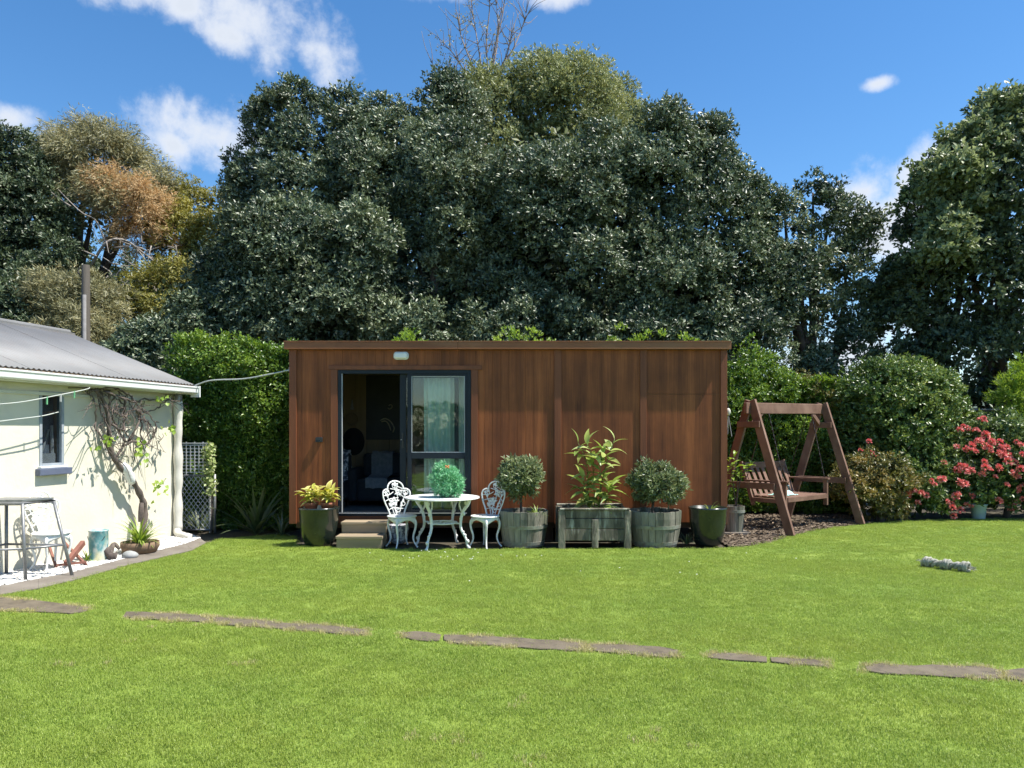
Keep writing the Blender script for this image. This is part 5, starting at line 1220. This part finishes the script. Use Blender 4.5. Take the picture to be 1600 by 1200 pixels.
def leafy_stems(name, label, c, stems, leaves, meshes, mat_stem, cat='plant', r=.008, lo=.2, el=(.1, .8), sc=(.7, 1.2)):
    """upright stems with broad leaves, every leaf its own piece"""
    t = empty(name, tuple(c), 0, label, cat)
    for s_ in stems:
        p = curve(np.array(s_, float), 16); MB().tube(p, np.linspace(r, r * .45, 16), 6).build('stem', LF[mat_stem] if mat_stem in LF else M[mat_stem], t, smooth=True)
        a = rng.uniform(0, 6.28)
        for k in range(leaves):
            u = lo + (1 - lo) * k / max(leaves - 1, 1); q = p[min(15, int(u * 15))]; a += 2.4
            s2 = rng.uniform(*sc) * (1.0 - .3 * max(0, u - .8)); o = link('leaf', meshes[rng.integers(len(meshes))], t, tuple(q), (rng.normal(0, .25), -rng.uniform(*el) - (.5 if u > .93 else 0), a), (s2, s2 * rng.uniform(.85, 1.15), s2))
    return t
# yellow plants in the left glazed pot, each in its own terracotta pot
for (px, lab, pl) in ((486, 'left terracotta pot inside the dark glazed pot', 'yellow green leafy plant in the left terracotta pot'), (512, 'right terracotta pot inside the dark glazed pot', 'yellow green leafy plant in the right terracotta pot')):
    x = (px - 800) / F * 10.68; t = empty('terracotta_pot', (x, 10.68, .476), 0, lab, 'pot', 'terracotta pots')
    MB().lathe([(.07, 0), (.092, .09), (.1, .092), (.104, .13), (.092, .13), (.085, .1)], 24).build('pot_body', M['terracotta'], t, smooth=True); MB().lathe([(.001, .105), (.085, .105)], 16).build('soil', M['soil'], t)
    ms = [broad_leaf(.15, .055, 'croton', 'croton_leaf', .3) for _ in range(5)]
    leafy_stems('croton_plant', pl, (x, 10.68, .58), [[(0, 0, 0), (rng.uniform(-.05, .05), rng.uniform(-.05, .05), .08), (rng.uniform(-.12, .12), rng.uniform(-.1, .1), rng.uniform(.13, .22))] for _ in range(6)], 9, ms, 'croton', r=.005, lo=.3, el=(-.2, .9), sc=(.85, 1.35))
# mint green fluffy plant on the table
mx_ = (696 - 800) / F * 10.55
mp_ = empty('fluffy_table_plant', (mx_, 10.55, .697), 0, 'fluffy mint green artificial plant on the white table', 'plant')
foliage('foliage', mp_, [(mx_, 10.55, .697 + .21, .17, .17, .19), (mx_ - .06, 10.55, .697 + .31, .1, .1, .12), (mx_ + .06, 10.52, .697 + .18, .14, .14, .17)], LF['mintplant'], n_clump=120, clump_r=.05, per=7, m=6, L=.06, W=.012, spread=.9, inner=260, innerL=.06, back=1, bottom=-.95, rough=.2)
MB().lathe([(.001, .002), (.075, .002), (.085, .04), (.08, .06), (.001, .055)], 18).build('pot', M['glaze'], mp_, smooth=True)
mb = MB()
for k in range(9): a = k * 1.26; mb.ball((.03 + .02 * math.cos(a), -.1 + .015 * math.sin(a), .40 + .012 * (k % 3)), .012, 5)
mb.build('orange_flower', pm('orange petal', (.7, .28, .1), (.6, .2, .08), 20, rough=.6), mp_, smooth=True)
# bay topiary balls
def topiary(px, y, cz_, rx, rz, trunk_x, label, lobes2=()):
    x = (px - 800) / F * y; t = empty('bay_topiary', ((trunk_x - 800) / F * y, y, .42), 0, label, 'topiary tree', 'clipped bay trees in barrels')
    foliage('crown', t, [(x, y, cz_, rx, rx * .95, rz)] + list(lobes2), LF['topiary'], n_clump=135, clump_r=.075, per=7, m=6, L=.066, W=.024, spread=.7, inner=700, innerL=.06, back=.8, bottom=-.95, rough=.2)
    bx = (trunk_x - 800) / F * y; W(MB().tube(curve([(bx, y, .38), (bx - .01, y, .55), (x, y, cz_ - rz * .3)], 10), np.linspace(.02, .015, 10), 8), 'trunk', 'bark', t, smooth=True); return t
topiary(815, 10.78, CAM_H - (745 - HOR) / F * 10.78, .26, .225, 815, 'round clipped bay tree in the barrel by the chair')
topiary(1027, 10.78, CAM_H - (757 - HOR) / F * 10.78, .345, .215, 1021, 'wide flattened bay tree in the right barrel', [(1.96, 10.74, .93, .25, .25, .2)])
strap_plant('spider_plant', 'small spider plant at the right of the topiary barrel', ((838 - 800) / F * 10.65, 10.65, .42), 26, .2, .014, 'strap')
strap_plant('spider_plant', 'small spider plant in the right dark glazed pot', ((1110 - 800) / F * 10.78, 10.78, .475), 20, .19, .013, 'strap')
strap_plant('spider_plant', 'spider plant growing on the ground beside the right barrel', ((1072 - 800) / F * 10.75, 10.75, .02), 30, .3, .016, 'flax')
strap_plant('lily_plant', 'bright green strappy plant in the bowl planter', bowl_c, 95, .42, .026, 'strap', stiff=.55)
strap_plant('grass_clump', 'small grassy clump beside the teal drum', gr(136, 878), 30, .22, .014, 'strap')
# broad leaved plant in the wooden planter
bx_ = (930 - 800) / F * 10.75
ms = [broad_leaf(.29, .085, 'ginger', 'ginger_leaf', c_) for c_ in (.1, .2, .3, .38, .25, .15)]
leafy_stems('broad_leaf_plant', 'tall bright green broad leaved plant in the wooden planter', (bx_, 10.75, .45),
            [[(0, 0, 0), (-.02, 0, .4), (-.05, -.02, .8), (-.12, 0, .98)], [(.05, 0, 0), (.09, 0, .4), (.17, -.03, .75), (.27, 0, 1.03)], [(-.05, .05, 0), (-.1, .02, .35), (-.12, 0, .7), (-.24, 0, .98)], [(.02, -.06, 0), (.06, -.1, .3), (.06, -.1, .66), (.1, -.08, .84)], [(-.08, -.05, 0), (-.14, -.08, .25), (-.18, -.1, .48)], [(.1, -.05, 0), (.16, -.06, .25), (.22, -.1, .42)]],
            19, ms, 'ginger', r=.009, lo=.15, el=(-.35, .75), sc=(.7, 1.2))
ms = [broad_leaf(.16, .06, 'lime', 'sapling_leaf', .35) for _ in range(4)]
sx_ = (1150 - 800) / F * 12.0
leafy_stems('young_sapling', 'light green sapling in the small wooden tub', (sx_, 12, .4), [[(0, 0, 0), (.02, 0, .35), (.0, 0, .62), (-.03, 0, .82)], [(0, 0, .0), (.06, 0, .4), (.15, 0, .6), (.24, -.02, .68)], [(0, 0, 0), (-.05, 0, .4), (-.1, .0, .75)]], 13, ms, 'bark', r=.009, lo=.45, el=(-.2, .6))
# shaded plants by the left hedge
strap_plant('flax_plant', 'dusty flax plant in the shade before the left hedge', (at(400, 0, 11.95)[0], 11.95, 0), 34, .95, .07, 'flax', stiff=.72)
strap_plant('iris_clump', 'narrow leaved clump behind the chain link gate', (at(312, 0, 12.25)[0], 12.25, 0), 46, .62, .028, 'flax', stiff=.8)
strap_plant('agapanthus_clump', 'dark strappy clump at the left cabin corner', (at(440, 0, 11.75)[0], 11.75, 0), 40, .5, .03, 'flax', stiff=.6)
t = empty('ivy', (at(328, 0, 12.0)[0], 12.02, 0), 0, 'variegated ivy climbing the gate post', 'ivy')
ip = np.array([at(328 + rng.normal(0, 4.5), rng.uniform(692, 772), 12.0 + rng.normal(0, .04)) for _ in range(420)]); n = len(ip)
link('leaves', leaf_mesh('ivy_leaves', ip - np.array(t.location), unit(n) + np.array([0, -.3, -.3]), unit(n) * .6 + np.array([0, -1, .3]), .055, .045, rng.random(n), LF['ivy']), t)
W(MB().tube(curve([(at(329, 0, 12.03)[0], 12.03, 0), at(331, 780, 12.03), at(327, 740, 12.03), at(329, 698, 12.03)], 14), .009, 6), 'stem', 'vine', t)

# ------------------------------------------------------------------ hedges and shrubs
def hedge(name, label, x0, x1, y0, y1, h, mat, n, L=.06, W_=.03, cat='hedge', top_lift=.12, dense=1.0, lean=0.0):
    t = empty(name, ((x0 + x1) / 2, (y0 + y1) / 2, 0), 0, label, cat)
    # sprigs over front, top and both ends of a soft box
    c = []; d = []
    wts = np.array([(x1 - x0) * h, (x1 - x0) * (y1 - y0), (y1 - y0) * h * .6, (y1 - y0) * h * .6, (x1 - x0) * h * .25]); pick = rng.choice(5, n, p=wts / wts.sum())
    u, v = rng.random(n), rng.random(n)
    X = np.where(pick == 2, x0, np.where(pick == 3, x1, x0 + (x1 - x0) * u)); Yv = np.where(pick == 0, y0, np.where(pick == 4, y1, y0 + (y1 - y0) * np.where(pick == 1, v, u))); Z = np.where(pick == 1, h, h * v)
    D = np.array([[0, -1, .35], [0, -.1, 1], [-1, -.1, .35], [1, -.1, .35], [0, 1, .3]])[pick]
    lump = np.array([mnoise.noise((a * 1.4, b * 1.4, c_ * 1.6)) + .5 * mnoise.noise((a * 4, b * 4, c_ * 4)) for a, b, c_ in zip(X, Yv, Z)])
    P = np.c_[X, Yv, Z] + D * (lump * .2 - .02 + rng.normal(0, .045, n))[:, None]
    P[:, 1] += lean * P[:, 2]
    # round the top front edge
    e_ = np.clip((P[:, 2] - h + .35) / .35, 0, 1.3) * (pick == 0); P[:, 1] += .22 * e_ ** 2
    P[:, 2] = np.maximum(P[:, 2], .05)
    Pp, T, Nn, tt = rosettes(P, D + rng.normal(size=(n, 3)) * .45 + np.array([0, 0, .3]), 6, .9, L * .4, .42 + .25 * lump + rng.normal(0, .1, n))
    m = len(Pp); nin = int(n * .5)
    q = np.c_[rng.uniform(x0 + .1, x1 - .1, nin), rng.uniform(y0 + .12, y1 - .1, nin), rng.uniform(.05, h - .1, nin)]; q[:, 1] += lean * q[:, 2]
    Pp = np.vstack([Pp, q]); T = np.vstack([T, unit(nin)]); Nn = np.vstack([Nn, unit(nin)]); tt = np.r_[tt, np.full(nin, .15)]  # filler leaves tinted dark, painting the shade inside the hedge
    me = leaf_mesh('foliage', Pp - np.array(t.location), T, Nn, np.r_[L * rng.uniform(.6, 1.3, m), np.full(nin, .22)], np.r_[W_ * rng.uniform(.7, 1.3, m), np.full(nin, .15)], tt, LF[mat])
    link('foliage', me, t)
    mb = MB()
    for x in np.arange(x0 + .2, x1, .45):
        b = np.array([x, (y0 + y1) / 2, 0]); limbs(mb, b, [b + np.array([rng.uniform(-.3, .3), rng.uniform(-.2, .2), h * .75]) for _ in range(3)], .03, .008, 6, .1)
    W(mb, 'stems', 'bark', t); return t
hedge('clipped_hedge', 'tall clipped green hedge left of the cabin', -5.5, -3.5, 12.5, 13.4, 2.98, 'hedge', 9500)
hedge('reflection_hedge', 'hedge added behind the camera for its reflection in the door glass', -9, 4, -15, -14, 2.7, 'bush', 2600, L=.16, W_=.08)  # added so the door glass reflects dark foliage instead of bright sky
hedge('clipped_hedge', 'leafy green hedge behind the swing seat', 2.9, 6.9, 15.0, 15.9, 2.55, 'hedge', 13500)
def shrub(name, label, base, lobes, mat, cat='shrub', group=None, **kw):
    return tree(name, label, base, lobes, mat, group, trunk_r=kw.pop('trunk_r', .05), nlimb=5, cat=cat, crown='foliage', **kw)
for px, w_, top, lab in ((815, 42, 526, 'lime shrub tips showing over the cabin roof middle'), (1008, 58, 523, 'lime shrub tips over the right half of the cabin roof'), (640, 26, 530, 'small lime tips over the cabin roof above the door'), (1075, 30, 531, 'few lime leaf tips near the right end of the cabin roof')):
    p = at(px, top, 14.6); shrub('lime_shrub', lab, (p[0], 14.6, 0), [(p[0], 14.6, p[2] - .55, w_ / F * 14.6, .35, .62), (p[0] + .1, 14.6, p[2] - 1.4, w_ / F * 14.6 * 1.1, .45, .9)], 'lime', n_clump=90, clump_r=.12, per=8, m=6, L=.075, W=.026, spread=.6, inner=150, innerL=.15, back=.6, bottom=-.9, rough=.3)
# hedge top uneven growth right of the cabin
shrub('young_growth', 'lighter green bush rising above the hedge beside the cabin', (4.3, 15.3, 0), [lobe(1165, 590, 15.2, 40, 45), lobe(1210, 612, 15.2, 40, 30), lobe(1150, 640, 15.0, 40, 40)], 'hedge', n_clump=130, clump_r=.2, per=12, m=6, L=.065, W=.03, inner=300, innerL=.2, rough=.25)
shrub('feathery_bush', 'dry feathery bush above the swing seat', (5.6, 15.6, 0), [lobe(1245, 610, 15.5, 36, 26), lobe(1275, 622, 15.4, 40, 24)], 'photinia', n_clump=90, clump_r=.16, per=10, m=6, L=.06, W=.016, inner=150, innerL=.16, rough=.3)
shrub('rounded_shrub', 'large rounded glossy green shrub right of the swing', (7.6, 15.0, 0), [lobe(1400, 660, 15.0, 88, 92), lobe(1370, 620, 14.9, 60, 52), lobe(1440, 640, 14.8, 52, 70), lobe(1400, 745, 14.8, 92, 60), lobe(1345, 700, 14.9, 40, 90), lobe(1465, 705, 14.8, 34, 80)], 'bush', n_clump=520, clump_r=.2, per=16, m=6, L=.072, W=.034, inner=2500, innerL=.24, rough=.14, spread=.9)
ph = shrub('bronze_shrub', 'bronze green shrub in front of the swing right leg', (6.6, 13.75, 0), [lobe(1350, 760, 13.7, 46, 34), lobe(1385, 748, 13.7, 38, 30), lobe(1330, 742, 13.75, 26, 20), lobe(1365, 725, 13.8, 30, 16), lobe(1380, 790, 13.7, 34, 26)], 'photinia', n_clump=190, clump_r=.12, per=10, m=6, L=.065, W=.03, inner=400, innerL=.15, rough=.3)
pink = shrub('pink_flowering_bush', 'sprawling bush covered in coral pink flower heads', (9.3, 14.5, 0),
             [lobe(1440, 770, 14.2, 50, 42), lobe(1510, 745, 14.4, 60, 64), lobe(1560, 720, 14.5, 60, 60), lobe(1520, 690, 14.6, 36, 36), lobe(1600, 750, 14.3, 60, 64), lobe(1650, 730, 14.4, 60, 70), lobe(1480, 720, 14.6, 30, 40)], 'azalea', n_clump=420, clump_r=.18, per=11, m=6, L=.085, W=.04, inner=1600, innerL=.22, rough=.22)
def flower_mesh(nm, r=.06, npet=26):
    d = unit(npet); d[:, 2] = np.abs(d[:, 2]) * .8; P = d * r * .45
    return leaf_mesh(nm, P, d + rng.normal(size=(npet, 3)) * .3, unit(npet) * .8 + d, r * 1.0, r * .8, rng.random(npet), LF['pink'])
fm = [flower_mesh('flower_head', .065) for _ in range(4)]
fl_px = [(1531, 655), (1537, 653), (1500, 672), (1525, 673), (1505, 666), (1540, 680), (1550, 690), (1495, 698), (1510, 700), (1525, 706), (1508, 704), (1518, 697), (1540, 697), (1552, 692), (1562, 691), (1572, 700), (1560, 708), (1575, 712), (1588, 691), (1595, 695), (1580, 738), (1595, 733), (1590, 745), (1538, 722), (1540, 731), (1560, 731), (1575, 722), (1475, 723), (1500, 728), (1512, 739), (1518, 735), (1534, 741), (1500, 754), (1470, 750), (1475, 748), (1455, 751), (1440, 771), (1410, 776), (1418, 774), (1434, 786), (1408, 790), (1497, 772), (1493, 776), (1518, 775), (1480, 784), (1560, 783), (1580, 793), (1590, 788), (1598, 780), (1585, 785), (1573, 758), (1590, 765), (1511, 789), (1500, 797), (1488, 793), (1392, 762), (1400, 755), (1565, 700), (1548, 705), (1530, 690), (1597, 710), (1585, 722), (1555, 745), (1600, 760), (1612, 700), (1620, 730), (1630, 690), (1640, 745), (1625, 770), (1650, 710), (1610, 745), (1495, 735), (1450, 700), (1490, 806), (1460, 757), (1425, 765)]
pink_lobes = [lobe(1440, 770, 14.2, 50, 42), lobe(1510, 745, 14.4, 60, 64), lobe(1560, 720, 14.5, 60, 60), lobe(1520, 690, 14.6, 36, 36), lobe(1600, 750, 14.3, 60, 64), lobe(1650, 730, 14.4, 60, 70), lobe(1480, 720, 14.6, 30, 40)]
def front_of(px, py, lobes, grow, default):
    d = at(px, py, 1.0) - np.array([0, 0, CAM_H]); best = default
    for l in lobes:
        r = np.array(l[3:6]) + grow; o = (np.array([0, 0, CAM_H]) - np.array(l[:3])) / r; dd = d / r
        A_, B_, C_ = dd @ dd, 2 * o @ dd, o @ o - 1; D_ = B_ * B_ - 4 * A_ * C_
        if D_ > 0: best = min(best, (-B_ - math.sqrt(D_)) / (2 * A_))
    return best
for i, (x, y) in enumerate(fl_px):
    for j in range(1 if i % 4 else 2):
        p = at(x + (j * 7), y + j * 3, front_of(x + j * 7, y + j * 3, pink_lobes, .2, 14.4) + rng.uniform(-.03, .06)) - np.array(pink.location); s_ = rng.uniform(.6, 1.1)
        link('flower_head', fm[rng.integers(4)], pink, tuple(p), (R(60) + rng.normal(0, .4), 0, rng.normal(0, .5)), (s_, s_, s_))
for x, y in ((1350, 712), (1362, 708), (1357, 715), (1371, 716), (1358, 690), (1345, 705)):
    p = at(x, y, 13.95) - np.array(ph.location); link('flower_head', fm[rng.integers(4)], ph, tuple(p), (R(60), 0, rng.normal(0, .5)), (.7, .7, .7))
lc = shrub('lime_conifer', 'bright lime green feathery conifer against the dark tree', (10.55, 15.8, 0), [lobe(1592, 615, 15.8, 34, 36), lobe(1600, 585, 15.8, 22, 26), lobe(1575, 608, 15.7, 20, 16), lobe(1610, 655, 15.8, 40, 40)], 'lime', n_clump=150, clump_r=.12, per=10, m=7, L=.085, W=.014, spread=.5, inner=250, innerL=.15, rough=.35)

# ------------------------------------------------------------------ trees
G = 'tall trees behind the cabin'
BIG = dict(clump_r=.32, per=20, m=6, L=.108, W=.048, inner=4800, innerL=.2, rough=.2, spread=.95, sub=19, bottom=-.6)
tree('evergreen_tree', 'dark broadleaf evergreen with towering left shoulder behind the cabin', (-5.0, 21, 0),
     [lobe(440, 260, 21, 62, 100), lobe(455, 175, 21, 42, 42), lobe(400, 300, 21, 45, 70), lobe(500, 300, 20.5, 90, 120), lobe(560, 190, 21, 60, 48), lobe(620, 230, 21, 66, 60), lobe(420, 210, 21.3, 34, 40), lobe(580, 320, 20, 90, 110), lobe(405, 410, 20.5, 60, 80)], 'big', G, .35, under=.8, n_clump=760, **BIG)
tree('evergreen_tree', 'low spreading evergreen above the left hedge', (-5.6, 17, 0),
     [lobe(400, 400, 17.2, 75, 72), lobe(358, 455, 17, 54, 54), lobe(470, 440, 17, 80, 85), lobe(540, 400, 17.2, 70, 68), lobe(420, 500, 16.8, 100, 60), lobe(540, 490, 16.8, 80, 60), lobe(325, 505, 16.8, 36, 44), lobe(450, 360, 17.4, 60, 40)], 'big', G, .25, under=.8, n_clump=640, **dict(BIG, clump_r=.34, bottom=-.8))
tree('dome_tree', 'pale yellow green dome shaped tree rising highest behind the cabin', (1.0, 27, 0),
     [lobe(800, 200, 27, 98, 95), lobe(870, 192, 27, 104, 88), lobe(930, 220, 27, 62, 90), lobe(760, 230, 26.5, 80, 90), lobe(850, 280, 26, 140, 110), lobe(790, 142, 26.8, 58, 40), lobe(860, 138, 26.9, 58, 36)], 'dome', G, .4, n_clump=760, clump_r=.5, per=22, m=6, L=.12, W=.045, inner=5000, innerL=.26, rough=.09, spread=.8, sub=9)
tree('evergreen_tree', 'dense dark evergreen crown above the cabin door', (-1.6, 19, 0),
     [lobe(690, 330, 19, 100, 120), lobe(640, 420, 18.5, 90, 100), lobe(740, 420, 18.4, 100, 110), lobe(700, 190, 21, 50, 70), lobe(690, 290, 20, 80, 75), lobe(600, 380, 19, 70, 70), lobe(660, 500, 18.2, 110, 60), lobe(780, 365, 18.8, 66, 70)], 'big', G, .32, under=1.3, n_clump=760, **BIG)
tree('evergreen_tree', 'dense dark evergreen crown above the cabin middle', (1.9, 18.6, 0),
     [lobe(850, 345, 18.8, 100, 100), lobe(900, 400, 18.2, 110, 110), lobe(820, 440, 18.2, 90, 90), lobe(940, 300, 18.8, 80, 90), lobe(870, 300, 19.5, 90, 60), lobe(880, 500, 18, 120, 60), lobe(780, 500, 18, 80, 60)], 'big', G, .32, under=1.3, n_clump=720, **BIG)
tree('evergreen_tree', 'broad dark evergreen stepping down at the right of the cabin', (4.6, 18.8, 0),
     [lobe(1040, 260, 19, 70, 78), lobe(1100, 290, 19, 62, 62), lobe(1010, 350, 18.5, 95, 100), lobe(1110, 370, 18.5, 90, 90), lobe(1160, 330, 18.8, 52, 55), lobe(1170, 420, 18.3, 66, 80), lobe(1040, 450, 18, 110, 90), lobe(1140, 500, 18, 90, 70), lobe(1045, 205, 19.2, 32, 30), lobe(1110, 215, 19.2, 28, 26)], 'big', G, .34, under=1.3, n_clump=800, **BIG)
tree('gappy_evergreen', 'open crowned evergreen with sky gaps right of the big trees', (7.2, 18.6, 0),
     [lobe(1270, 325, 19, 40, 44), lobe(1345, 365, 19, 26, 34), lobe(1300, 350, 19, 36, 40), lobe(1225, 350, 18.8, 36, 40), lobe(1250, 420, 18.5, 42, 42), lobe(1325, 440, 18.8, 38, 48), lobe(1215, 450, 18.4, 44, 50), lobe(1230, 520, 18.2, 46, 34), lobe(1335, 545, 18.4, 32, 46), lobe(1280, 580, 18.2, 44, 32), lobe(1355, 520, 18.6, 22, 30), lobe(1300, 400, 19, 26, 24), lobe(1295, 490, 18.6, 30, 34), lobe(1340, 495, 18.7, 28, 30), lobe(1370, 590, 18.4, 30, 30)], 'big', G, .26, n_clump=330, **dict(BIG, clump_r=.28, inner=300, rough=.25, nlimb=10))
tree('broadleaf_tree', 'large dark broadleaf tree filling the right edge', (11.5, 18, 0),
     [lobe(1560, 330, 18, 100, 120), lobe(1500, 400, 17.8, 90, 90), lobe(1600, 260, 18, 90, 100), lobe(1470, 450, 17.8, 80, 70), lobe(1560, 450, 17.5, 110, 90), lobe(1640, 400, 18, 100, 120), lobe(1450, 540, 17.6, 66, 60), lobe(1540, 560, 17.4, 100, 70), lobe(1630, 560, 17.6, 80, 90), lobe(1430, 490, 17.8, 46, 50), lobe(1700, 300, 18, 120, 150), lobe(1500, 320, 18.3, 50, 60), lobe(1560, 640, 18.2, 130, 50)], 'right', G, .36, under=1.3, n_clump=950, **dict(BIG, L=.12, W=.06))
tree('fresh_green_tree', 'lighter green tree at the left shoulder of the right edge tree', (10.0, 18.6, 0),
     [lobe(1490, 285, 17.2, 46, 44), lobe(1452, 325, 17.4, 34, 36), lobe(1530, 225, 17.4, 44, 36), lobe(1575, 190, 17.6, 46, 36), lobe(1468, 380, 17.0, 38, 36), lobe(1415, 440, 18.5, 34, 36), lobe(1400, 480, 18.5, 28, 32), lobe(1610, 200, 17.8, 40, 50), lobe(1525, 320, 17.1, 30, 30)], 'maple', G, .2, n_clump=260, **dict(BIG, inner=400, clump_r=.36, L=.13, W=.075, rough=.28))
tree('evergreen_tree', 'dark evergreen at the far left edge', (-14.5, 21, 0),
     [lobe(10, 280, 21, 50, 70), lobe(40, 340, 21, 60, 70), lobe(0, 400, 20.5, 70, 80), lobe(70, 420, 20.5, 50, 60), lobe(-40, 300, 21, 70, 100), lobe(30, 480, 19.5, 70, 50), lobe(-40, 460, 20, 60, 70)], 'right', G, .3, under=.8, n_clump=480, **BIG)
ol = tree('willow_leaved_tree', 'olive tan domed tree with an orange dying patch', (-12.6, 22.5, 0),
     [lobe(145, 270, 22.5, 80, 62), lobe(200, 290, 22.5, 60, 60), lobe(85, 300, 22.5, 56, 62), lobe(150, 330, 22, 80, 50), lobe(120, 252, 22.6, 48, 40), lobe(235, 320, 22.4, 36, 44), lobe(180, 238, 22.6, 44, 30)], 'olive', G, .3, n_clump=470, **dict(BIG, L=.17, W=.022, spread=.8, clump_r=.45, droop=.5, inner=1300, rough=.12))
foliage('dying_foliage', ol, [lobe(205, 330, 21.7, 62, 42), lobe(230, 370, 21.6, 46, 40), lobe(180, 300, 21.7, 40, 28)], LF['rustleaf'], n_clump=190, **{k: v for k, v in dict(BIG, L=.13, W=.018, clump_r=.36, inner=200, rough=.25, droop=.3).items()})
dl = MB()
for q in ([(140, 420), (165, 380), (195, 375), (230, 400), (262, 425)], [(195, 376), (215, 390), (240, 430), (245, 470)], [(230, 400), (255, 412), (275, 425)], [(215, 390), (210, 420), (222, 430)], [(240, 430), (225, 450), (205, 445)], [(245, 470), (255, 500)], [(150, 400), (120, 390), (95, 400)], [(165, 380), (150, 345), (125, 330), (85, 290)], [(110, 322), (95, 312), (80, 300)]):
    dl.tube(curve([at(x, y, 20.6 + rng.uniform(-.3, .3)) for x, y in q], 14), np.linspace(.045 if len(q) > 4 else .026, .009, 14), 6)
for k in range(60):
    a = at(rng.uniform(150, 280), rng.uniform(370, 480), 20.4); d = np.array([rng.normal(.2, .35), rng.normal(0, .2), rng.normal(-.25, .3)]); dl.tube(curve([a, a + d * .5 + rng.normal(size=3) * .08, a + d], 6), np.linspace(.016, .005, 6), 5)
W(dl, 'dead_branches', 'paletwig', ol, smooth=True)
tree('golden_conifer', 'golden green conifer between olive tree and big evergreen', (-10.0, 23, 0),
     [lobe(280, 310, 23, 40, 36), lobe(330, 325, 23, 36, 36), lobe(300, 380, 22.5, 62, 60), lobe(340, 400, 22.3, 40, 60), lobe(265, 350, 22.6, 36, 50), lobe(255, 470, 20, 60, 60)], 'gold', G, .2, n_clump=260, **dict(BIG, L=.1, W=.03, inner=900, clump_r=.34))
tree('tawny_shrub', 'tawny feathery bush behind the house roof', (-9.9, 17.5, 0),
     [lobe(110, 470, 17.5, 52, 40), lobe(160, 480, 17.4, 42, 42), lobe(70, 470, 17.6, 40, 34), lobe(130, 520, 17.3, 70, 40), lobe(190, 540, 17, 40, 34)], 'olive', None, .12, cat='shrub', n_clump=170, **dict(BIG, L=.12, W=.02, inner=600, clump_r=.28, rough=.25))
tree('dusky_shrub', 'dark green shrub behind the left end of the house roof', (-11.5, 17.6, 0),
     [lobe(15, 490, 17.6, 52, 46), lobe(-30, 500, 17.6, 50, 60), lobe(40, 530, 17.3, 40, 40)], 'right', None, .1, cat='shrub', n_clump=120, **dict(BIG, inner=500, clump_r=.28))
tree('grey_leaved_shrub', 'grey green shrub between house roof and left hedge', (-7.3, 16.2, 0),
     [lobe(250, 540, 16.2, 46, 34), lobe(300, 505, 16.4, 36, 34), lobe(220, 570, 16, 50, 40), lobe(290, 560, 16, 46, 46)], 'big', None, .1, cat='shrub', n_clump=200, **dict(BIG, inner=700, clump_r=.28))
# leafless tree tops behind the dome
bt = empty('bare_tree', (-1.3, 31, 0), 0, 'leafless pale twiggy tree top behind the dome tree', 'tree', G)
mb = MB().tube([(-1.3, 31, -.1), (-1.3, 31, 8), at(760, 150, 31)], [.3, .22, .12], 9)
for q in ([(760, 150), (772, 80), (786, 20), (790, -30)], [(760, 150), (750, 90), (742, 40), (735, -5)], [(750, 150), (725, 110), (705, 80), (690, 70)], [(765, 140), (760, 70), (765, 10), (760, -20)], [(770, 130), (800, 80), (815, 45), (822, 20)], [(745, 150), (715, 130), (690, 115), (672, 95)], [(765, 130), (778, 60), (775, 0)], [(758, 150), (735, 95), (720, 55), (716, 30)], [(775, 120), (792, 85), (800, 50)]):
    p = curve([at(x, y, 31 + rng.uniform(-.6, .6)) for x, y in q], 16); mb.tube(p, np.linspace(.04, .010, 16), 6)
    for k in range(16):
        a = p[rng.integers(3, 16)]; d = np.array([rng.normal(0, .45), rng.normal(0, .3), abs(rng.normal(.7, .4))]); mb.tube(curve([a, a + d * .5 + rng.normal(size=3) * .06, a + d], 6), np.linspace(.017, .006, 6), 5)
mb.build('trunk', M['twig'], bt, smooth=True, world=True)
foliage('sparse_leaves', bt, [lobe(715, 95, 31, 45, 60), lobe(765, 60, 31, 40, 80)], LF['olive'], n_clump=50, clump_r=.3, per=4, m=3, L=.1, W=.05, rough=.9, back=1)
tree('understorey_shrub', 'dark leafy understorey just above the cabin roof, left half', (-2.0, 17.6, 0), [lobe(500 + 85 * k, 545 + 8 * (k % 2), 17.4, 62, 62) for k in range(4)], 'big', None, .1, cat='shrub', n_clump=190, **dict(BIG, inner=1500, clump_r=.28))
tree('understorey_shrub', 'dark leafy understorey just above the cabin roof, right half', (3.4, 17.6, 0), [lobe(830 + 85 * k, 545 + 8 * (k % 2), 17.4, 62, 62) for k in range(5)], 'big', None, .1, cat='shrub', n_clump=230, **dict(BIG, inner=1800, clump_r=.28))
# backdrop of more bush further behind, closing the view under the crowns
tree('evergreen_tree', 'shaded evergreen understorey behind the cabin and left hedge', (-2.6, 23, 0), [lobe(330 + 100 * k, 480, 23 + (k % 2), 90, 110) for k in range(5)], 'big', None, .3, n_clump=330, **dict(BIG, inner=3000, innerL=.4))
tree('evergreen_tree', 'shaded evergreen understorey behind the right half of the cabin', (5.0, 23, 0), [lobe(860 + 95 * k, 490, 23 + (k % 2), 85, 100) for k in range(4)], 'big', None, .3, n_clump=260, **dict(BIG, inner=2400, innerL=.4))
tree('evergreen_tree', 'shaded bush behind the house roof', (-13, 25, 0), [lobe(0 + 90 * k, 470, 25, 80, 90) for k in range(4)], 'right', None, .3, n_clump=220, **dict(BIG, inner=1800, innerL=.4))
